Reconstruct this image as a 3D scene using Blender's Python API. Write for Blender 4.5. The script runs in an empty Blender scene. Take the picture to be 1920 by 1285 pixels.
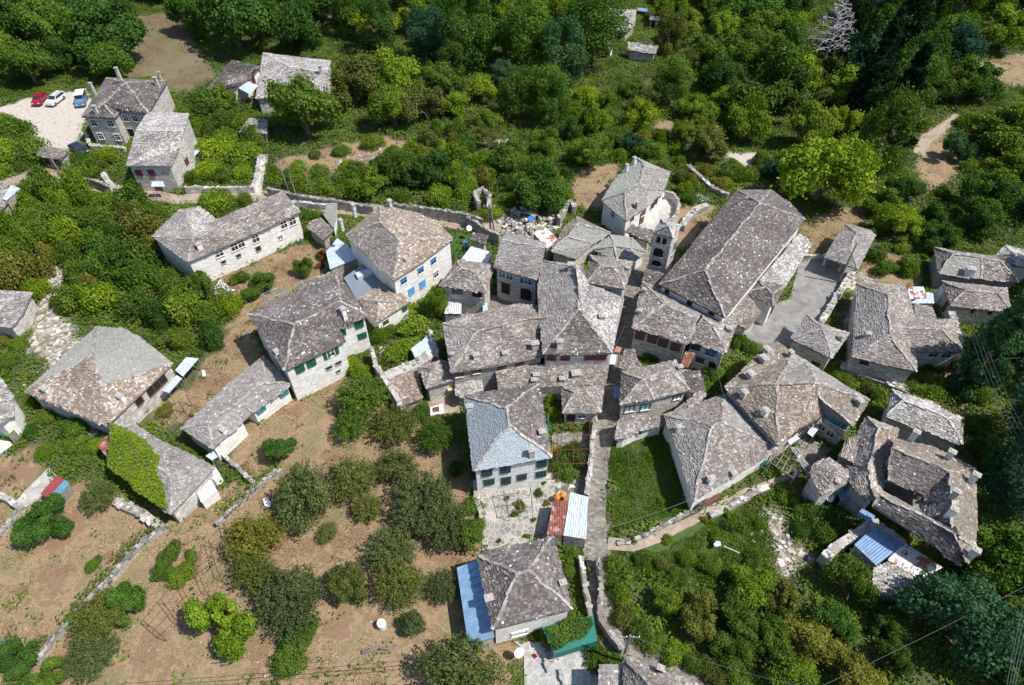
import bpy, bmesh, math, random
import numpy as np
from mathutils import Vector, noise, geometry
random.seed(7); RNG = np.random.default_rng(11)
SC = bpy.context.scene; COL = SC.collection
# ------------------------------------------------------------------ camera, sky, sun
CAM_H, PITCH, FPX = 68.0, math.radians(47.0), 1280.0
cam_d = bpy.data.cameras.new("camera"); cam = bpy.data.objects.new("camera", cam_d); COL.objects.link(cam)
cam_d.sensor_width = 36.0; cam_d.lens = 36.0 * FPX / 1920.0; cam_d.clip_end = 8000; cam_d.clip_start = 0.5
cam.location = (0, 0, CAM_H); cam.rotation_euler = (math.pi/2 - PITCH, 0, 0); SC.camera = cam
SUN_EL = math.radians(57); SX, SY = 0.955, -0.295
w = bpy.data.worlds.new("World"); SC.world = w; w.use_nodes = True
nt = w.node_tree; sky = nt.nodes.new("ShaderNodeTexSky"); sky.sky_type = 'NISHITA'; sky.sun_disc = False
sky.sun_elevation = SUN_EL; sky.sun_rotation = math.atan2(SX, SY)
nt.links.new(sky.outputs[0], nt.nodes["Background"].inputs[0]); nt.nodes["Background"].inputs[1].default_value = 0.12
sd = bpy.data.lights.new("sun", 'SUN'); sd.energy = 4.6; sd.angle = math.radians(0.5); sd.color = (1.0, 0.955, 0.88)
so = bpy.data.objects.new("sun", sd); COL.objects.link(so)
so.rotation_euler = Vector((SX*math.cos(SUN_EL), SY*math.cos(SUN_EL), math.sin(SUN_EL))).to_track_quat('Z', 'Y').to_euler()
SC.view_settings.view_transform = 'Standard'; SC.view_settings.look = 'None'; SC.view_settings.exposure = 0.38; SC.view_settings.gamma = 1
SC.cycles.use_denoising = True; SC.cycles.max_bounces = 6; SC.cycles.diffuse_bounces = 3; SC.cycles.transmission_bounces = 3
SC.cycles.use_adaptive_sampling = True; SC.cycles.adaptive_threshold = 0.015
# ------------------------------------------------------------------ survey: image bearings of the site to metres on the ground
CP, SP = math.cos(PITCH), math.sin(PITCH)
def ray(px, py):
    u = (px-960)/FPX; v = (py-642.5)/FPX
    return Vector((u, CP - v*SP, -SP - v*CP))
def P(px, py, z=0.0):
    d = ray(px, py); t = (CAM_H - z)/(-d.z)
    return Vector((d.x*t, d.y*t, z))
TILES = dict(full=(0,0,1), A=(0,0,2.988), B=(480,0,2.988), C=(960,0,2.988), D=(1420,0,2.988), E=(0,430,2.988),
  F=(440,380,4.0158), G=(800,380,4.0158), H=(1140,380,4.0158), I=(1480,400,3.3818), J=(0,855,2.988), K=(440,855,2.988),
  L=(820,650,4.0158), M=(840,960,3.9526), N=(1140,650,4.0158), O=(1480,700,3.2136), Q=(1140,900,3.338),
  R=(270,340,5.84), S=(180,640,3.779), T=(680,520,4.759), U=(780,380,8.727), V=(1330,620,5.587), X=(0,240,5.354), Y=(0,640,3.781))
def tp(tile, x, y):
    a = TILES[tile]; return (a[0]+x/a[2], a[1]+y/a[2])
def TP(tile, x, y, z=0.0):
    q = tp(tile, x, y); return P(q[0], q[1], z)
def inpoly(X, Y, poly):
    X = np.asarray(X, float); Y = np.asarray(Y, float); r = np.zeros(X.shape, bool); n = len(poly)
    for i in range(n):
        x0, y0 = poly[i][0], poly[i][1]; x1, y1 = poly[(i+1) % n][0], poly[(i+1) % n][1]
        if y0 == y1: continue
        c = ((y0 > Y) != (y1 > Y)) & (X < (x1-x0)*(Y-y0)/(y1-y0)+x0); r ^= c
    return r
# ------------------------------------------------------------------ materials
MATS = {}
def newmat(name):
    m = bpy.data.materials.new(name); m.use_nodes = True; nt = m.node_tree
    return m, nt, nt.nodes["Principled BSDF"]
def N_(nt, t, **kw):
    n = nt.nodes.new(t)
    for k, v in kw.items(): setattr(n, k, v)
    return n
def ramp(nt, stops, interp='LINEAR'):
    r = nt.nodes.new("ShaderNodeValToRGB"); cr = r.color_ramp; cr.interpolation = interp
    while len(cr.elements) < len(stops): cr.elements.new(0.5)
    for e, (p, c) in zip(cr.elements, stops): e.position = p; e.color = (c[0], c[1], c[2], 1)
    return r
def mixc(nt, fac, a, b, mode='MIX'):
    n = nt.nodes.new("ShaderNodeMix"); n.data_type = 'RGBA'; n.blend_type = mode
    for s, v in ((0, fac), (6, a), (7, b)):
        if hasattr(v, 'is_linked') or hasattr(v, 'links'): nt.links.new(v, n.inputs[s])
        elif v is not None: n.inputs[s].default_value = v if s == 0 else (v[0], v[1], v[2], 1)
    return n.outputs[2]
def noise_n(nt, scale, detail=4, coord=None, rough=0.6):
    n = nt.nodes.new("ShaderNodeTexNoise"); n.inputs["Scale"].default_value = scale; n.inputs["Detail"].default_value = detail
    n.inputs["Roughness"].default_value = rough
    if coord is not None: nt.links.new(coord, n.inputs["Vector"])
    return n
def bump(nt, b, h, strength, dist):
    n = nt.nodes.new("ShaderNodeBump"); n.inputs["Strength"].default_value = strength; n.inputs["Distance"].default_value = dist
    nt.links.new(h, n.inputs["Height"]); nt.links.new(n.outputs[0], b.inputs["Normal"])
def slate_mat(name, stops, patch=(0.25,0.2,0.15), pf=0.0):
    m, nt, b = newmat(name)
    a = N_(nt, "ShaderNodeAttribute", attribute_name="tone"); r = ramp(nt, stops); nt.links.new(a.outputs["Fac"], r.inputs[0])
    tc = N_(nt, "ShaderNodeTexCoord"); n1 = noise_n(nt, 3.2, 5, tc.outputs["Object"]); n2 = noise_n(nt, 9, 3, tc.outputs["Object"])
    r2 = ramp(nt, [(0.34, (0.72,0.71,0.7)), (0.66, (1.2,1.18,1.15))]); nt.links.new(n2.outputs[0], r2.inputs[0])
    c = mixc(nt, 1.0, r.outputs[0], r2.outputs[0], 'MULTIPLY')
    r1 = ramp(nt, [(0.52, (0,0,0)), (0.62, (1,1,1))]); nt.links.new(n1.outputs[0], r1.inputs[0])
    if pf > 0:
        mu = N_(nt, "ShaderNodeMath", operation='MULTIPLY'); nt.links.new(r1.outputs[0], mu.inputs[0]); mu.inputs[1].default_value = pf
        c = mixc(nt, mu.outputs[0], c, patch)
    c = mixc(nt, 1.0, c, (1.05,1.06,1.06), 'MULTIPLY'); nt.links.new(c, b.inputs["Base Color"]); b.inputs["Roughness"].default_value = 0.82
    bump(nt, b, n2.outputs[0], 0.5, 0.03); MATS[name] = m
    return m
BR, DK, GR, LT, WH = (0.13,0.11,0.1), (0.085,0.074,0.07), (0.215,0.198,0.186), (0.36,0.343,0.328), (0.58,0.57,0.55)
TAN = (0.255,0.195,0.145)
slate_mat('slate_brown', [(0,(0.06,0.052,0.052)),(0.3,(0.1,0.083,0.08)),(0.55,(0.165,0.148,0.143)),(0.76,(0.235,0.217,0.21)),(0.87,LT),(0.98,WH)])
slate_mat('slate_mixed', [(0,(0.1,0.085,0.08)),(0.25,(0.16,0.135,0.125)),(0.5,(0.24,0.215,0.2)),(0.7,LT),(0.9,(0.44,0.425,0.405)),(1,WH)], (0.2,0.13,0.08), 0.22)
slate_mat('slate_grey', [(0,(0.13,0.12,0.12)),(0.3,GR),(0.6,(0.28,0.265,0.26)),(0.85,(0.4,0.385,0.38)),(1,WH)])
slate_mat('slate_white', [(0,(0.16,0.14,0.14)),(0.25,GR),(0.5,(0.38,0.365,0.36)),(0.75,(0.5,0.49,0.475)),(1,(0.66,0.65,0.63))])
slate_mat('slate_tan', [(0,(0.15,0.11,0.09)),(0.3,(0.23,0.175,0.14)),(0.5,(0.31,0.25,0.21)),(0.68,(0.42,0.38,0.34)),(0.8,(0.55,0.52,0.48)),(1,(0.7,0.68,0.64))])
slate_mat('slate_olive', [(0,(0.11,0.09,0.08)),(0.35,(0.165,0.145,0.12)),(0.6,(0.23,0.205,0.175)),(0.85,(0.36,0.34,0.31)),(1,WH)], (0.3,0.17,0.08), 0.25)
slate_mat('slate_smooth', [(0,(0.235,0.24,0.225)),(0.5,(0.28,0.285,0.265)),(0.9,(0.33,0.33,0.31)),(1,(0.47,0.46,0.44))], (0.33,0.27,0.19), 0.3)
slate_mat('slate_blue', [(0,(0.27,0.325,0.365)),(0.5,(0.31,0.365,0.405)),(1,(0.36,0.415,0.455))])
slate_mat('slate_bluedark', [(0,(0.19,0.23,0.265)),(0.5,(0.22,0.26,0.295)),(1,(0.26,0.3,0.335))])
slate_mat('ridge_stone', [(0,(0.22,0.2,0.19)),(0.5,(0.36,0.34,0.33)),(1,(0.52,0.5,0.48))])
slate_mat('rubble_dark', [(0,(0.1,0.09,0.08)),(0.6,(0.22,0.21,0.19)),(1,(0.4,0.39,0.37))])
slate_mat('rubble', [(0,(0.15,0.14,0.12)),(0.45,(0.29,0.275,0.255)),(0.85,(0.44,0.43,0.41)),(1,(0.6,0.59,0.57))])
def wall_mat(name, lo, hi, mort, warm=(0.4,0.33,0.25)):
    m, nt, b = newmat(name)
    uv = N_(nt, "ShaderNodeUVMap"); mp = N_(nt, "ShaderNodeMapping"); mp.inputs["Scale"].default_value = (2.0, 4.6, 1)
    nt.links.new(uv.outputs[0], mp.inputs[0])
    v = N_(nt, "ShaderNodeTexVoronoi"); v.voronoi_dimensions = '2D'; v.inputs["Scale"].default_value = 1; nt.links.new(mp.outputs[0], v.inputs["Vector"]); v.inputs["Randomness"].default_value = 0.8
    e = N_(nt, "ShaderNodeTexVoronoi"); e.voronoi_dimensions = '2D'; e.feature = 'DISTANCE_TO_EDGE'; e.inputs["Scale"].default_value = 1; e.inputs["Randomness"].default_value = 0.8
    nt.links.new(mp.outputs[0], e.inputs["Vector"])
    sep = N_(nt, "ShaderNodeSeparateColor"); nt.links.new(v.outputs["Color"], sep.inputs[0])
    r = ramp(nt, [(0, lo), (0.55, tuple((a+c)/2 for a, c in zip(lo, hi))), (1, hi)]); nt.links.new(sep.outputs[0], r.inputs[0])
    er = ramp(nt, [(0.0, (1,1,1)), (0.09, (0,0,0))]); nt.links.new(e.outputs["Distance"], er.inputs[0])
    c = mixc(nt, er.outputs[0], r.outputs[0], mort)
    tc = N_(nt, "ShaderNodeTexCoord"); n1 = noise_n(nt, 0.7, 5, tc.outputs["Object"])
    r1 = ramp(nt, [(0.4, (0,0,0)), (0.7, (0.6,0.6,0.6))]); nt.links.new(n1.outputs[0], r1.inputs[0])
    c = mixc(nt, r1.outputs[0], c, warm)
    nt.links.new(c, b.inputs["Base Color"]); b.inputs["Roughness"].default_value = 0.9
    bump(nt, b, e.outputs["Distance"], 0.6, 0.06); MATS[name] = m
wall_mat('wall_stone', (0.3,0.29,0.275), (0.7,0.69,0.67), (0.36,0.345,0.325))
wall_mat('wall_white', (0.6,0.59,0.575), (0.9,0.89,0.87), (0.64,0.62,0.59), (0.62,0.58,0.52))
wall_mat('wall_grey', (0.2,0.195,0.19), (0.4,0.39,0.375), (0.28,0.27,0.26))
wall_mat('wall_dry', (0.2,0.19,0.17), (0.5,0.48,0.45), (0.1,0.09,0.08))
def plain(name, c, rough=0.8, metal=0.0, var=0.15, scale=2.5, rib=0.0, patch=None, pth=0.55):
    m, nt, b = newmat(name)
    tc = N_(nt, "ShaderNodeTexCoord"); n = noise_n(nt, scale, 5, tc.outputs["Object"])
    r = ramp(nt, [(0.3, tuple(x*(1-var) for x in c)), (0.7, tuple(min(1, x*(1+var)) for x in c))]); nt.links.new(n.outputs[0], r.inputs[0])
    cc = r.outputs[0]
    if patch:
        n2 = noise_n(nt, 0.9, 6, tc.outputs["Object"], 0.7); r2 = ramp(nt, [(pth, (0,0,0)), (pth+0.05, (1,1,1))]); nt.links.new(n2.outputs[0], r2.inputs[0])
        cc = mixc(nt, r2.outputs[0], cc, patch)
    nt.links.new(cc, b.inputs["Base Color"]); b.inputs["Roughness"].default_value = rough; b.inputs["Metallic"].default_value = metal
    if rib:
        uv = N_(nt, "ShaderNodeUVMap"); wv = N_(nt, "ShaderNodeTexWave"); wv.wave_type = 'BANDS'; wv.bands_direction = 'X'; wv.inputs["Scale"].default_value = rib
        nt.links.new(uv.outputs[0], wv.inputs[0]); bump(nt, b, wv.outputs["Fac"], 0.8, 0.05)
    MATS[name] = m
    return m
plain('tin_blue', (0.2,0.33,0.5), 0.6, 0.1, 0.22, 1.6, rib=1.2, patch=(0.26,0.36,0.46), pth=0.6)
plain('tin_pale', (0.48,0.55,0.63), 0.6, 0.1, 0.22, 1.6, rib=1.2, patch=(0.42,0.42,0.42), pth=0.6)
plain('tin_deepblue', (0.17,0.27,0.46), 0.6, 0.1, 0.22, 1.6, rib=1.2, patch=(0.24,0.32,0.44), pth=0.6)
plain('tin_white', (0.58,0.6,0.62), 0.5, 0.1, 0.12, 0.9, rib=1.2, patch=(0.3,0.08,0.05), pth=0.58)
plain('tin_rust', (0.19,0.06,0.045), 0.8, 0.0, 0.35, 1.5, rib=1.2, patch=(0.36,0.26,0.22), pth=0.54)
plain('tin_stripe', (0.6,0.61,0.63), 0.6, 0.0, 0.2, 1.5, rib=1.2, patch=(0.32,0.09,0.06), pth=0.5)
plain('roof_grey_metal', (0.2,0.235,0.28), 0.5, 0.1, 0.06, 0.7)
plain('paint_red', (0.3,0.06,0.06), 0.5, 0, 0.12); plain('paint_maroon', (0.13,0.035,0.04), 0.6, 0, 0.15)
plain('paint_blue', (0.13,0.33,0.58), 0.5, 0, 0.1); plain('paint_green', (0.015,0.1,0.06), 0.5, 0, 0.15)
plain('paint_darkgreen', (0.012,0.045,0.045), 0.5, 0, 0.15); plain('paint_turquoise', (0.04,0.2,0.2), 0.5, 0, 0.1)
plain('paint_white', (0.75,0.75,0.73), 0.5, 0, 0.05); plain('wood_brown', (0.12,0.06,0.045), 0.8, 0, 0.3); plain('wood_grey', (0.22,0.2,0.18), 0.85, 0, 0.3, 4)
plain('timber_bluegrey', (0.2,0.26,0.32), 0.8, 0, 0.15); plain('dark_glass', (0.025,0.032,0.042), 0.12, 0, 0.2); plain('dark_opening', (0.012,0.01,0.01), 0.9)
plain('glass_blue', (0.02,0.09,0.22), 0.15, 0, 0.3); plain('rust_bar', (0.13,0.05,0.035), 0.9); plain('steel', (0.3,0.31,0.32), 0.5, 0.6)
plain('wire_grey', (0.16,0.18,0.17), 0.5, 0.3); plain('plastic_orange', (0.55,0.2,0.03), 0.45); plain('plastic_white', (0.78,0.79,0.8), 0.4)
plain('shed_blue', (0.05,0.19,0.26), 0.6, 0, 0.2)
plain('sheet_white', (0.72,0.74,0.77), 0.6, 0, 0.05); plain('moss_green', (0.13,0.27,0.03), 0.8); plain('concrete', (0.42,0.4,0.38), 0.9, 0, 0.12, 1.5)
plain('concrete_pale', (0.56,0.54,0.51), 0.9, 0, 0.12, 1.2, patch=(0.4,0.36,0.32), pth=0.6); plain('net_green', (0.01,0.15,0.115), 0.7, 0, 0.1)
plain('log_wood', (0.16,0.14,0.13), 0.95, 0, 0.3, 3); plain('bark', (0.13,0.1,0.075), 0.95, 0, 0.3, 3); plain('bark_dead', (0.4,0.38,0.39), 0.95, 0, 0.15, 3); plain('terracotta', (0.4,0.17,0.08), 0.8)
plain('brick_pink', (0.35,0.17,0.12), 0.9, 0, 0.3, 3); plain('rubber', (0.02,0.02,0.02), 0.7); plain('car_red', (0.28,0.015,0.035), 0.25, 0, 0.03)
plain('car_silver', (0.62,0.66,0.67), 0.25, 0.2, 0.03); plain('car_blue', (0.12,0.2,0.3), 0.4, 0, 0.05); plain('car_navy', (0.012,0.02,0.045), 0.2, 0, 0.05)
plain('bell_bronze', (0.3,0.16,0.06), 0.4, 0.7); plain('cloth_yellow', (0.65,0.48,0.18), 0.9); plain('cloth_blue', (0.05,0.16,0.5), 0.9); plain('cloth_red', (0.5,0.04,0.06), 0.9)
plain('skin', (0.45,0.27,0.19), 0.7, 0, .05); plain('hair', (0.03,0.02,0.015), 0.7)
def leafmat(name, a, b_, var=0.35, trans=0.28):
    m = bpy.data.materials.new(name); m.use_nodes = True; nt = m.node_tree; nt.nodes.clear()
    out = N_(nt, "ShaderNodeOutputMaterial"); at = N_(nt, "ShaderNodeAttribute", attribute_name="tone"); oi = N_(nt, "ShaderNodeObjectInfo")
    c = mixc(nt, at.outputs["Fac"], a, b_)
    r = ramp(nt, [(0, (1-var, 1-var*0.9, 1-var*0.6)), (0.5, (1,1,1)), (1, (1+var*1.1, 1+var*0.6, 1-var*0.2))]); nt.links.new(oi.outputs["Random"], r.inputs[0])
    c = mixc(nt, 1.0, c, r.outputs[0], 'MULTIPLY')
    d = N_(nt, "ShaderNodeBsdfDiffuse"); t = N_(nt, "ShaderNodeBsdfTranslucent"); ms = N_(nt, "ShaderNodeMixShader"); ms.inputs[0].default_value = trans
    nt.links.new(c, d.inputs[0]); c2 = mixc(nt, 1.0, c, (1.25,1.25,0.55), 'MULTIPLY'); nt.links.new(c2, t.inputs[0])
    nt.links.new(d.outputs[0], ms.inputs[1]); nt.links.new(t.outputs[0], ms.inputs[2]); nt.links.new(ms.outputs[0], out.inputs[0]); MATS[name] = m
leafmat('leaf_dark', (0.024,0.07,0.013), (0.11,0.21,0.04))
leafmat('leaf_mid', (0.032,0.08,0.012), (0.18,0.27,0.045))
leafmat('leaf_bright', (0.055,0.12,0.01), (0.25,0.36,0.04))
leafmat('leaf_olive', (0.055,0.08,0.015), (0.23,0.25,0.065))
leafmat('leaf_orchard', (0.04,0.07,0.018), (0.2,0.24,0.09))
leafmat('leaf_blue', (0.02,0.07,0.035), (0.085,0.175,0.085))
leafmat('leaf_conifer', (0.008,0.022,0.012), (0.02,0.05,0.022))
leafmat('leaf_vine', (0.13,0.22,0.014), (0.3,0.38,0.035))
leafmat('leaf_grass', (0.05,0.12,0.01), (0.15,0.26,0.03))
leafmat('leaf_dryshrub', (0.16,0.085,0.03), (0.3,0.15,0.06))
leafmat('leaf_yellow', (0.3,0.22,0.03), (0.55,0.4,0.05))
leafmat('flower_red', (0.5,0.03,0.06), (0.6,0.1,0.1))
leafmat('leaf_drygrass', (0.2,0.135,0.06), (0.38,0.27,0.15))
# ------------------------------------------------------------------ object helpers
FOOT = []          # built footprints (plan polygons) to keep plants out of
def tag(o, label=None, cat=None, group=None, kind=None):
    if label: o['label'] = label
    if cat: o['category'] = cat
    if group: o['group'] = group
    if kind: o['kind'] = kind
    return o
def thing(name, loc, label, cat, group=None, rz=0.0):
    o = bpy.data.objects.new(name, None); COL.objects.link(o); o.location = loc; o.rotation_euler = (0,0,rz); o.empty_display_size = 0.3
    return tag(o, label, cat, group)
class MB:
    """collects faces with material and tone; build() links ONE mesh object"""
    def __init__(s): s.v = []; s.f = []; s.m = []; s.t = []; s.uv = []; s.mats = []
    def mi(s, m):
        if m not in s.mats: s.mats.append(m)
        return s.mats.index(m)
    def face(s, pts, m, tone=0.5, uv=None):
        b = len(s.v); s.v.extend([tuple(p) for p in pts]); s.f.append(list(range(b, b+len(pts)))); s.m.append(s.mi(m)); s.t.append(tone)
        s.uv.extend(uv if uv else [(p[0], p[1]) for p in pts])
    def box(s, c, ax, ay, az, hx, hy, z0, z1, m, tone=0.5, taper=1.0):
        """box centred c in plan, ax/ay/az unit axes, half sizes, z0..z1 along az"""
        c = Vector(c)
        lo = [c + ax*(sx*hx) + ay*(sy*hy) + az*z0 for sx, sy in ((-1,-1),(1,-1),(1,1),(-1,1))]
        hi = [c + ax*(sx*hx*taper) + ay*(sy*hy*taper) + az*z1 for sx, sy in ((-1,-1),(1,-1),(1,1),(-1,1))]
        L = [0, 2*hx, 2*hx+2*hy, 4*hx+2*hy, 4*hx+4*hy]
        for i in range(4):
            j = (i+1) % 4
            s.face([lo[i], lo[j], hi[j], hi[i]], m, tone, [(L[i],z0),(L[i+1],z0),(L[i+1],z1),(L[i],z1)])
        s.face(hi, m, tone); s.face(lo[::-1], m, tone)
    def abox(s, x0, x1, y0, y1, z0, z1, m, tone=0.5, taper=1.0):
        s.box(((x0+x1)/2, (y0+y1)/2, 0), Vector((1,0,0)), Vector((0,1,0)), Vector((0,0,1)), abs(x1-x0)/2, abs(y1-y0)/2, z0, z1, m, tone, taper)
    def tube(s, pts, r, m, n=6, tone=0.5, r2=None):
        pts = [Vector(p) for p in pts]; rings = []
        for i, p in enumerate(pts):
            d = (pts[min(i+1, len(pts)-1)] - pts[max(i-1, 0)]); d = d.normalized() if d.length > 0 else Vector((0,0,1))
            a = d.cross(Vector((0,0,1)) if abs(d.z) < 0.9 else Vector((1,0,0))).normalized(); b = d.cross(a)
            rr = r if r2 is None else r + (r2-r)*i/(len(pts)-1)
            rings.append([p + a*math.cos(2*math.pi*k/n)*rr + b*math.sin(2*math.pi*k/n)*rr for k in range(n)])
        for q in range(len(rings)-1):
            for k in range(n):
                j = (k+1) % n; s.face([rings[q][k], rings[q][j], rings[q+1][j], rings[q+1][k]], m, tone)
        s.face(rings[0][::-1], m, tone); s.face(rings[-1], m, tone)
    def build(s, name, parent=None, smooth=False):
        off = Vector((0,0,0))
        q = parent
        while q is not None: off = off + q.location; q = q.parent
        me = bpy.data.meshes.new(name); me.from_pydata([(x-off.x, y-off.y, z-off.z) for x, y, z in s.v], [], s.f)
        for m in s.mats: me.materials.append(MATS[m])
        me.polygons.foreach_set('material_index', s.m)
        a = me.attributes.new('tone', 'FLOAT', 'FACE'); a.data.foreach_set('value', s.t)
        ul = me.uv_layers.new(name='UVMap'); ul.data.foreach_set('uv', [c for q in s.uv for c in q])
        if smooth: me.polygons.foreach_set('use_smooth', [True]*len(me.polygons))
        me.update(); o = bpy.data.objects.new(name, me); COL.objects.link(o)
        if parent: o.parent = parent
        return o
def np_quads(name, C, A, B, tone, mat, parent=None, fold=None):
    """many small leaf faces from centre C and half axes A,B (numpy n x 3)"""
    n = len(C); V = np.empty((n, 4, 3)); V[:,0] = C-A; V[:,1] = C-B; V[:,2] = C+A; V[:,3] = C+B
    V = V.reshape(-1, 3); me = bpy.data.meshes.new(name); me.vertices.add(4*n); me.vertices.foreach_set('co', V.ravel())
    me.loops.add(4*n); me.loops.foreach_set('vertex_index', np.arange(4*n, dtype=np.int32)); me.polygons.add(n)
    me.polygons.foreach_set('loop_start', np.arange(0, 4*n, 4, dtype=np.int32)); me.polygons.foreach_set('loop_total', np.full(n, 4, np.int32))
    me.update(calc_edges=True); a = me.attributes.new('tone', 'FLOAT', 'FACE'); a.data.foreach_set('value', np.asarray(tone, np.float32))
    me.materials.append(MATS[mat])
    return me
def rand_axes(n, size, up=0.5, rng=RNG):
    nn = rng.normal(size=(n,3)); nn[:,2] += up*2; nn /= np.linalg.norm(nn, axis=1)[:,None]
    r = rng.normal(size=(n,3)); a = np.cross(nn, r); a /= np.linalg.norm(a, axis=1)[:,None]; b = np.cross(nn, a)
    s = size*(0.6+0.8*rng.random(n))[:,None]
    return a*s, b*s*0.62
# ------------------------------------------------------------------ ground
def polyF(*pts): return list(pts)
DRY = [  # (image bearings of the plots, kind) kind: 0 dry grass/earth, 1 pale gravel, 2 rubble-ish, 3 dark bare, 4 lush grass
 ([(430,790),(560,740),(640,690),(705,715),(760,790),(868,830),(885,980),(905,1010),(905,1050),(868,1065),(870,1200),(980,1200),(960,1300),(-60,1300),(60,1245),(305,985),(330,985),(410,925),(470,895),(440,850)],0),
 ([(-40,960),(150,900),(290,960),(305,985),(68,1238),(-40,1190)],0), ([(-10,850),(70,850),(85,880),(45,945),(-10,915)],0),
 ([(380,690),(440,600),(460,560),(425,560),(395,520),(575,455),(640,470),(610,520),(470,600),(475,640),(530,690),(440,760),(340,800),(330,770)],0),
 ([(-10,205),(40,190),(165,165),(180,200),(160,235),(160,262),(130,285),(80,292),(55,245)],1),
 ([(230,35),(330,20),(410,150),(340,175),(310,170),(300,145),(235,150)],3), ([(598,-10),(645,-10),(640,42),(600,45)],3),
 ([(1500,430),(1550,395),(1612,388),(1622,420),(1545,485),(1520,470)],0), ([(1722,250),(1790,228),(1765,265),(1815,320),(1752,362),(1722,330)],0),
 ([(1828,120),(1930,95),(1930,160),(1845,168)],0), ([(1072,318),(1170,310),(1120,400),(1078,390)],0), ([(1222,225),(1272,225),(1262,258),(1222,262)],0),
 ([(520,300),(720,255),(775,265),(760,290),(650,330),(520,342)],0), ([(1608,500),(1642,465),(1740,520),(1700,545),(1605,545)],0),
 ([(1605,508),(1650,530),(1600,640),(1570,640)],2), ([(1360,285),(1430,285),(1430,310),(1380,310),(1362,320)],1),
 ([(30,330),(90,300),(210,350),(330,372),(330,385),(150,352),(40,350)],0), ([(1225,1035),(1265,1035),(1262,1075),(1228,1072)],0),
 ([(95,500),(130,510),(120,600),(160,640),(95,700),(55,650)],2), ([(1425,945),(1455,960),(1520,1060),(1470,1090),(1440,1030)],2),
 ([(1535,985),(1565,975),(1590,1010),(1570,1040),(1545,1020)],0), ([(1790,690),(1830,700),(1810,760),(1770,720)],0),
 ([(930,395),(1060,420),(1000,460),(930,430)],2), ([(255,770),(330,730),(420,700),(360,800),(300,790)],0), ([(880,262),(960,262),(955,290),(890,290)],2),
 ([(1250,390),(1345,385),(1290,470),(1255,500)],0), ([(300,865),(420,930),(330,985),(310,965)],0),([(1135,800),(1255,800),(1290,905),(1300,960),(1150,1005)],4),
 ([(1145,1035),(1400,930),(1440,960),(1450,1080),(1300,1110),(1150,1060)],4), ([(975,880),(1100,880),(1080,1010),(920,1010)],2),
]
FR = [[(370,120),(600,110),(600,240),(500,260),(470,200)]]
gx = np.concatenate([[-3000,-1200,-500,-260], np.arange(-180, 181, 0.9), [260,500,1200,3000]])
gy = np.concatenate([[-1500,-500,-150,-40], np.arange(0, 235, 0.9), [300,450,800,1600,3500]])
GX, GY = np.meshgrid(gx, gy)
def proj(X, Y, Z=0.0):
    dz = Z - CAM_H; yc = Y*CP - dz*SP*1.0; depth = Y*CP - dz*SP
    up = Y*SP + dz*CP
    depth = np.where(depth > 0.1, depth, 0.1)
    return 960 + X/depth*FPX, 642.5 - up/depth*FPX
warpx = np.zeros_like(GX); warpy = np.zeros_like(GX)
def vnoise(X, Y, s, seed=0):
    f = np.zeros(X.shape)
    for k in range(3):
        a = 1.7*(k+1)+seed; f += (np.sin(X*s*(1.3+k*0.9)+a*3.1+1.7*np.sin(Y*s*(0.9+k)+a)) * np.cos(Y*s*(1.1+k*0.8)-a*2.3+1.3*np.sin(X*s*(0.7+k*1.1)+a*1.9)))/(1+k*0.6)
    return f/2
PXg, PYg = proj(GX + vnoise(GX, GY, 0.55)*1.1, GY + vnoise(GX, GY, 0.6, 5)*1.1)
vis = GY > 8
att = np.zeros(GX.shape + (4,))
for poly, kd in DRY:
    m = inpoly(PXg, PYg, poly) & vis
    att[m] = 0
    if kd < 3: att[m, kd] = 1
    elif kd == 3: att[m, 3] = 0.5
    else: att[m, 3] = 1
GZ = vnoise(GX, GY, 0.12, 3)*0.12
bm_v = np.stack([GX, GY, GZ], -1).reshape(-1, 3); ny, nx = GX.shape
idx = np.arange(nx*ny).reshape(ny, nx); quads = np.stack([idx[:-1,:-1], idx[:-1,1:], idx[1:,1:], idx[1:,:-1]], -1).reshape(-1, 4)
me = bpy.data.meshes.new("ground"); me.from_pydata([tuple(v) for v in bm_v], [], quads.tolist())
ca = me.attributes.new('soil', 'FLOAT_COLOR', 'POINT'); ca.data.foreach_set('color', att.reshape(-1, 4).astype(np.float32).ravel())
m, nt, b = newmat('ground_soil'); MATS['ground_soil'] = m
at = N_(nt, "ShaderNodeAttribute", attribute_name="soil"); sp = N_(nt, "ShaderNodeSeparateColor"); nt.links.new(at.outputs["Color"], sp.inputs[0])
tc = N_(nt, "ShaderNodeTexCoord"); n1 = noise_n(nt, 0.22, 8, tc.outputs["Object"], 0.65); n2 = noise_n(nt, 1.4, 8, tc.outputs["Object"], 0.7); n3 = noise_n(nt, 7, 4, tc.outputs["Object"], 0.7)
base = ramp(nt, [(0.3,(0.035,0.06,0.018)),(0.5,(0.07,0.085,0.03)),(0.7,(0.12,0.1,0.05))]); nt.links.new(n2.outputs[0], base.inputs[0])
dry = ramp(nt, [(0.2,(0.14,0.082,0.05)),(0.34,(0.25,0.15,0.095)),(0.45,(0.21,0.155,0.085)),(0.53,(0.34,0.225,0.145)),(0.6,(0.235,0.175,0.095)),(0.68,(0.38,0.27,0.18)),(0.8,(0.29,0.185,0.125)),(0.92,(0.46,0.36,0.27))]); 
ad = N_(nt, "ShaderNodeMath", operation='MULTIPLY_ADD'); nt.links.new(n2.outputs[0], ad.inputs[0]); ad.inputs[1].default_value = 0.6
sb = N_(nt, "ShaderNodeMath", operation='MULTIPLY_ADD'); nt.links.new(n1.outputs[0], sb.inputs[0]); sb.inputs[1].default_value = 1.5; sb.inputs[2].default_value = -0.52
nt.links.new(sb.outputs[0], ad.inputs[2]); nt.links.new(ad.outputs[0], dry.inputs[0])
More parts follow.
